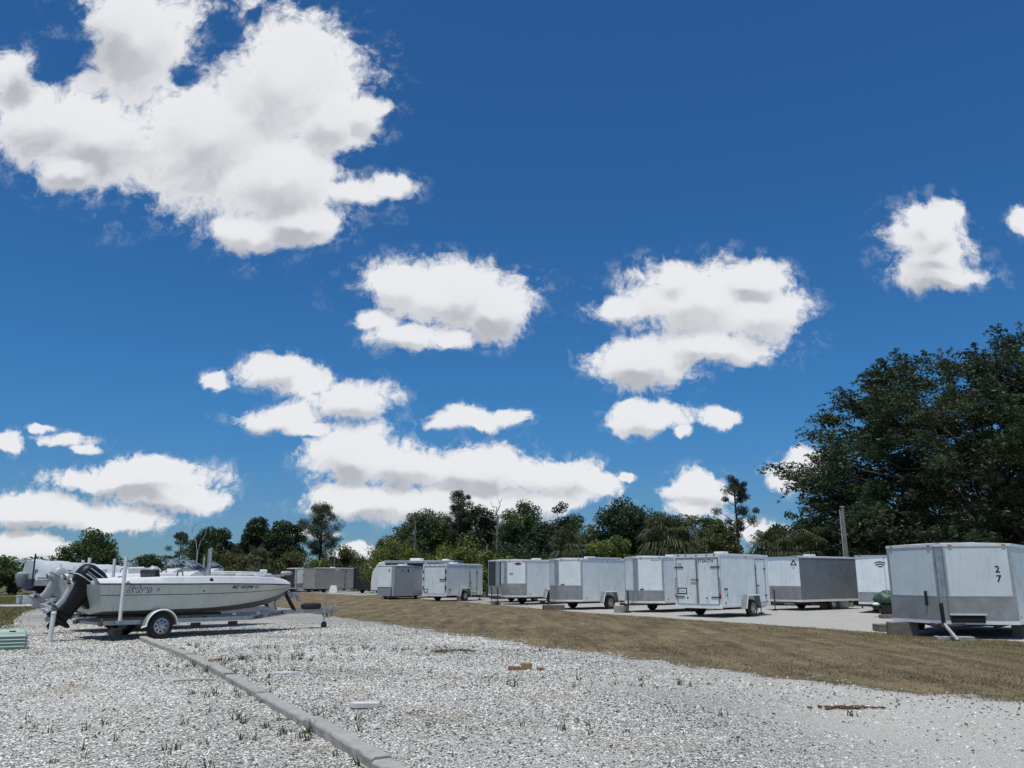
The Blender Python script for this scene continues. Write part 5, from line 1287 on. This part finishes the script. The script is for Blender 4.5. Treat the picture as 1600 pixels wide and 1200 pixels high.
def boat_trailer(label, loc, rz, detail=True):
    e = thing('boat_trailer', label, 'boat trailer', (loc[0], loc[1], 0), rz, 'boat trailers')
    r_ = MB()
    for s in (-1, 1):
        MB().span(-1.30, 2.6, s * .84 - .03, s * .84 + .03, .37, .475).build('side_rail', M_galv, e)
        MB().hexa([(2.6, s * .84 - .035, .36), (2.6, s * .84 + .035, .36), (4.25, s * .06 + .03, .44), (4.25, s * .06 - .03, .44), (2.6, s * .84 - .035, .49), (2.6, s * .84 + .035, .49), (4.25, s * .06 + .03, .56), (4.25, s * .06 - .03, .56)]).build('draw_rail', M_galv, e)
        MB().span(-1.35, 1.9, s * .52 - .05, s * .52 + .05, .53, .595).build('bunk', M_dark, e, None, .01)
        for x in (-1.2, .3, 1.6): MB().tube([(x, s * .52, .42), (x, s * .52, .54)], .022, 6).build('bunk_bracket', M_galv, e)
        # round fender
        f = MB(); o_, i_ = [], []
        for k in range(17):
            a = math.pi * (.98 * k / 16 + .01); o_.append((.395 * math.cos(a), .395 * math.sin(a))); i_.append((.375 * math.cos(a), .375 * math.sin(a)))
        ya, yb = s * .93, s * 1.19
        f.loft([[(x, ya, .32 + z) for x, z in o_], [(x, yb, .32 + z) for x, z in o_], [(x, yb, .32 + z) for x, z in i_], [(x, ya, .32 + z) for x, z in i_]]); f.build('fender', M_galv, e, 50)
        lp = MB().tube([(x, yb, .32 + z) for x, z in o_] + [(-.52, yb, .30)], .022, 6); lp.build('fender_lip', M_trim, e, 60)
        wheel(e, (0, s * 1.06, .32), .32, .20, s, M_rims, 8)
        # guide post
        gp = MB().tube([(-1.02, s * .9, .42), (-1.02, s * 1.12, .42), (-1.02, s * 1.12, .60)], .024, 6).build('guide_bracket', M_galv, e, 60)
        MB().tube([(-1.02, s * 1.12, .48), (-1.02, s * 1.12, 2.0)], .042, 12).build('guide_post', M_pvc, e, 50)
        MB().box((-1.33, s * .78, .40), (.05, .22, .09)).build('tail_light', M_rust, e, None, .01)
    MB().tube([(0, -1.0, .32), (0, 1.0, .32)], .035, 8).build('axle', M_galv, e, 60)
    for x in (-1.25, -.3, .8, 2.2): MB().span(x - .035, x + .035, -.8, .8, .37, .44).build('cross_member', M_galv, e)
    MB().span(4.2, 5.85 if detail else 4.9, -.045, .045, .45, .57).build('tongue', M_galv, e)
    if detail: MB().box((6.0, 0, .57), (.34, .10, .09)).tube([(5.98, 0, .62), (6.06, 0, .72)], .012, 6).build('coupler', M_galv, e)
    # winch stand
    MB().tube([(4.55, -.05, .55), (4.20, -.05, 1.06)], .034, 8).tube([(4.55, .05, .55), (4.20, .05, 1.06)], .034, 8).build('winch_post', M_dark, e, 60)
    MB().tube([(4.95, 0, .56), (4.62, 0, 1.03)], .03, 8).build('winch_brace', M_galv, e, 60)
    MB().tube([(4.20, 0, 1.05), (4.62, 0, 1.02)], .03, 8).build('winch_arm', M_galv, e, 60)
    MB().lathe((4.50, 0, .98), [(.001, -.09), (.09, -.09), (.09, -.075), (.05, -.07), (.05, .07), (.09, .075), (.09, .09), (.001, .09)], 16).build('winch_drum', M_galv, e, 40)
    MB().tube([(4.50, -.10, .98), (4.50, -.14, .98), (4.56, -.14, .82), (4.56, -.20, .82)], .012, 6).build('winch_handle', M_dark, e)
    MB().lathe((4.19, 0, 1.08), [(.001, -.08), (.035, -.08), (.05, 0), (.035, .08), (.001, .08)], 14).build('bow_roller', M_tyre, e, 50)
    MB().tube([(3.95, 0, .58), (3.85, -.02, .75), (3.98, -.02, .98)], .018, 6).tube([(3.98, -.02, .98), (4.2, -.02, 1.02)], .014, 6).build('bow_strap', M_rope, e)
    if not detail: return e
    # jack
    j = MB().tube([(5.56, -.10, .30), (5.56, -.10, 1.02)], .034, 10).tube([(5.56, -.10, .14), (5.56, -.10, .32)], .022, 8).tube([(5.56, -.10, 1.03), (5.46, -.10, 1.04), (5.20, -.10, 1.06)], .014, 6).box((5.56, -.06, .52), (.14, .10, .14)); j.build('jack', M_galv, e, 50)
    MB().lathe((5.56, -.10, .10), [(.03, -.035), (.085, -.035), (.095, -.02), (.095, .02), (.085, .035), (.03, .035)], 16).build('jack_wheel', M_tyre, e, 40)
    ch = MB()
    for y in (-.09, .07): ch.tube([(5.85, y, .50), (5.80, y * 1.5, .34), (5.68, y * 1.4, .30), (5.60, y, .44)], .016, 6)
    ch.build('safety_chain', M_dark, e)
    # spare wheel lying flat on the tongue
    w_ = MB(); rr = .30
    w_.lathe((5.12, -.02, .655), [(rr * .55, -.08), (rr * .85, -.088), (rr * .97, -.07), (rr, -.04), (rr, .04), (rr * .97, .07), (rr * .85, .088), (rr * .55, .08)], 28, 'Z'); w_.build('spare_tyre', M_tyre, e, 40)
    MB().lathe((5.12, -.02, .655), [(rr * .55, -.06), (rr * .56, .06), (rr * .5, .06), (rr * .45, .03), (.001, .03)], 24, 'Z').build('spare_rim', M_rim, e, 40)
    if True:
        # faded maker's lettering along the near draw rail
        A, B = (2.6, -.84 - .037), (4.25, -.06 - .033); dx, dy = B[0] - A[0], B[1] - A[1]; l = math.hypot(dx, dy)
        text_mesh('AAACOI -', .11, .25, .004, lambda u, v: (A[0] + dx / l * (.15 + u) + .004, A[1] + dy / l * (.15 + u) - .004, .385 + .075 * (.15 + u) / l + v), 'rail_lettering', M_ink, e, space=1.1)
        for zz in (.40, .44): MB().hexa([(A[0] + dx / l * a + o * .5, A[1] + dy / l * a - o, zz + z + .075 * a / l) for z in (0, .016) for a, o in ((.85, .005), (1.45, .005), (1.45, .0), (.85, .0))]).build('rail_stripe', M_ink, e)
        MB().lathe((3.9 + .1, -.215, .50), [(.001, -.03), (.035, -.03), (.035, .03)], 12).build('rail_reflector', M_dark, e, 40)
        for x in (1.05, 2.1): MB().box((x, -.86, .30), (.26, .05, .11)).build('step_bracket', M_dark, e, None, .01)
        MB().box((-1.05, -1.0, .22), (.22, .30, .16)).build('guide_base', M_dark, e, None, .02)
        for x, y in ((2.15, -.80), (2.95, -.66)): MB().box((x, y, .535), (.10, .07, .06)).build('keel_pad', M_pvc, e, None, .015)
    return e
RZ = math.atan2(.735, .678)
B1 = (-9.57, 22.3)
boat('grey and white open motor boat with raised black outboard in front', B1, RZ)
boat_trailer('galvanised boat trailer under the grey boat, spare tyre lying on its tongue', B1, RZ)
B2 = (-11.2, 25.2)
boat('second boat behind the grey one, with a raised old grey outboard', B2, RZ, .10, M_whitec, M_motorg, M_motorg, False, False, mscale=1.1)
boat_trailer('boat trailer mostly hidden behind the front one', B2, RZ, False)
B3 = (-14.2, 37.2)
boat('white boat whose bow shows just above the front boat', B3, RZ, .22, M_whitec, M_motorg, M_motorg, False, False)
boat_trailer('boat trailer under the furthest uncovered white boat', B3, RZ, False)
B4 = (-16.4, 33.8)
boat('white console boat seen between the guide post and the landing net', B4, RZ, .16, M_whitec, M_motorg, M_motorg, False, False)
boat_trailer('boat trailer under the white console boat in the middle of the boat row', B4, RZ, False)

# landing net stood upright in the front boat
ln_ = thing('landing_net', 'landing net with thin hoop standing upright in the front boat', 'landing net', (-8.62, 23.25, 1.0), R(-22)); ln_.scale = (1.15, 1.15, 1.08)
hp = [(.21 * math.sin(a) * (1 if abs(a) < 1.9 else .85), 0, 1.58 + .21 * math.cos(a) * 1.15) for a in [(-2.75 + 5.5 * k / 24) for k in range(25)]]
MB().tube([(0, 0, 1.10)] + [(-.03, 0, 1.16)] + hp + [(.03, 0, 1.16), (0, 0, 1.10)], .007, 6, False).build('hoop', M_wrap, ln_, 60)
MB().tube([(0, 0, .0), (0, 0, 1.12)], .016, 8).build('handle', M_galv, ln_, 60)

# big boat under a tarp, far left
def covered_boat():
    e = thing('covered_boat', 'big boat under a silver grey tarpaulin at the far left', 'boat', (-26.9, 52.5, 0), RZ, 'boats on trailers at the left')
    xs = np.linspace(-2.6, 4.6, 20); hull = MB(); low = MB(); tarp = MB()
    H_, Lw, T_ = [], [], []
    for i, x in enumerate(xs):
        k = max(0, (x - 1.5) / 3.1); w = 1.18 * (1 - k ** 2.2); kz = .72 + .55 * k ** 2
        H_.append([(x, -w - .02, 1.42), (x, -w * .92, 1.02 + .2 * k), (x, -w * .80, .92 + .3 * k), (x, 0, kz), (x, w * .80, .92 + .3 * k), (x, w * .92, 1.02 + .2 * k), (x, w + .02, 1.42)])
        top = 2.56 - .05 * i * (xs[1] - xs[0]) * 1.3 + .03 * math.sin(i * 1.7); n = 13; ring = []
        for j in range(n):
            t = -1 + 2 * j / (n - 1); a = abs(t)
            z = 1.30 + (top - 1.30) * (1 - max(0, (a - .35) / .65) ** 2.2) - .04 * math.sin(3.1 * i + 5 * a) * (a > .2) - .10 * (1 - a) * 0
            if a < .35: z = top - (a / .35) * .12
            ring.append((x, t * (w + .07) * (1 if a > .8 else .98), max(z, 1.30)))
        T_.append(ring)
    hull.loft(H_, False, True, True).build('hull', M_bluehull, e, 40)
    hb = MB().loft([[(p_[0], p_[1] * 1.015, p_[2]) for p_ in (r_[0], r_[1])] for r_ in H_]); hb.build('topside_stripe', M_whitec, e, 40)
    tarp.loft(T_, False, True, True).build('tarpaulin', M_tarp, e, 45)
    MB().span(-1.7, .1, -1.27, -1.255, 1.86, 1.92).build('strap', M_dark, e); MB().span(-2.5, 1.8, -1.26, -1.245, 1.42, 1.50).build('strap', M_motorg, e)
    MB().tube([(-2.72, -1.15, 1.0), (-2.72, -1.15, 2.85)], .045, 8).build('stern_pole', M_dark, e, 60); MB().tube([(-2.72, -1.12, 2.55), (-3.9, -.9, 2.42)], .03, 6).build('stern_pole', M_motorg, e, 60)
    f = MB()
    for s in (-1, 1): f.span(-2.6, 4.9, s * .8 - .05, s * .8 + .05, .45, .58)
    f.build('cradle_frame', M_galv, e)
    for x in (-1.5, -.7):
        for s in (-1, 1): wheel(e, (x, s * 1.05, .34), .34, .2, s)
    m_ = MB(); m_.loft([[(-3.05 + r_ * math.cos(6.2832 * k / 12), -.35 + r_ * math.sin(6.2832 * k / 12), z) for k in range(12)] for r_, z in ((.16, .95), (.26, 1.15), (.36, 1.5), (.34, 1.72), (.15, 1.82))], True, True, True)
    m_.build('wrapped_outboard', M_wrap, e, 50)
covered_boat()
# clutter under it
junk = [('block', 'grey block leaning in the heap below the covered boat', M_concd, (.5, .3, .4)), ('crate', 'pale crate in the heap below the covered boat', M_pvc, (.4, .4, .55)), ('crate', 'mint plastic crate in the heap below the covered boat', M_mint, (.6, .5, .4)), ('board', 'flat pale board in the heap below the covered boat', M_beige, (1.3, .4, .08)), ('block', 'dark block at the back of the heap below the covered boat', M_woodg, (.45, .5, .6)), ('board', 'weathered board lying left of the heap below the covered boat', M_woodg, (1.5, .3, .08)), ('bucket', 'white bucket upright left of the heap below the covered boat', M_pvc, (.3, .3, .5))]
for k, (nm, lb, m_, d) in enumerate(junk):
    p = [(-25.9, 46.9), (-27.2, 48.2), (-25.6, 48.0), (-25.0, 46.3), (-26.4, 49.3), (-27.4, 46.9), (-28.1, 49.0)][k]
    if nm == 'bucket':
        o = MB().loft([[(r_ * math.cos(6.2832 * i / 14), r_ * math.sin(6.2832 * i / 14), z) for i in range(14)] for r_, z in ((.13, 0), (.17, .45), (.185, .45), (.185, .50), (.16, .50), (.15, .4))], True, True, True).build('bucket', m_, None, 40)
    elif nm == 'crate':
        mb = MB(); x, y, z = d
        for i in range(4):
            zz = .02 + (z - .04) * i / 4
            mb.span(-x / 2, x / 2, -y / 2, -y / 2 + .02, zz, zz + z / 5).span(-x / 2, x / 2, y / 2 - .02, y / 2, zz, zz + z / 5).span(-x / 2, -x / 2 + .02, -y / 2 + .02, y / 2 - .02, zz, zz + z / 5).span(x / 2 - .02, x / 2, -y / 2 + .02, y / 2 - .02, zz, zz + z / 5)
        mb.span(-x / 2 + .03, x / 2 - .03, -y / 2 + .03, y / 2 - .03, .0, .03)
        for sx in (-1, 1):
            for sy in (-1, 1): mb.span(sx * x / 2 - sx * .05, sx * x / 2 - sx * .022, sy * y / 2 - sy * .05, sy * y / 2 - sy * .022, 0.001, z)
        o = mb.build('crate', m_)
    else:
        o = MB().box((0, 0, d[2] / 2), d).build({'block': 'timber_block', 'board': 'scrap_board'}[nm], m_, None, None, .015)
    o.location = (p[0], p[1], .008); o.rotation_euler = (0, 0, .7 * k); tag(o, lb, nm)
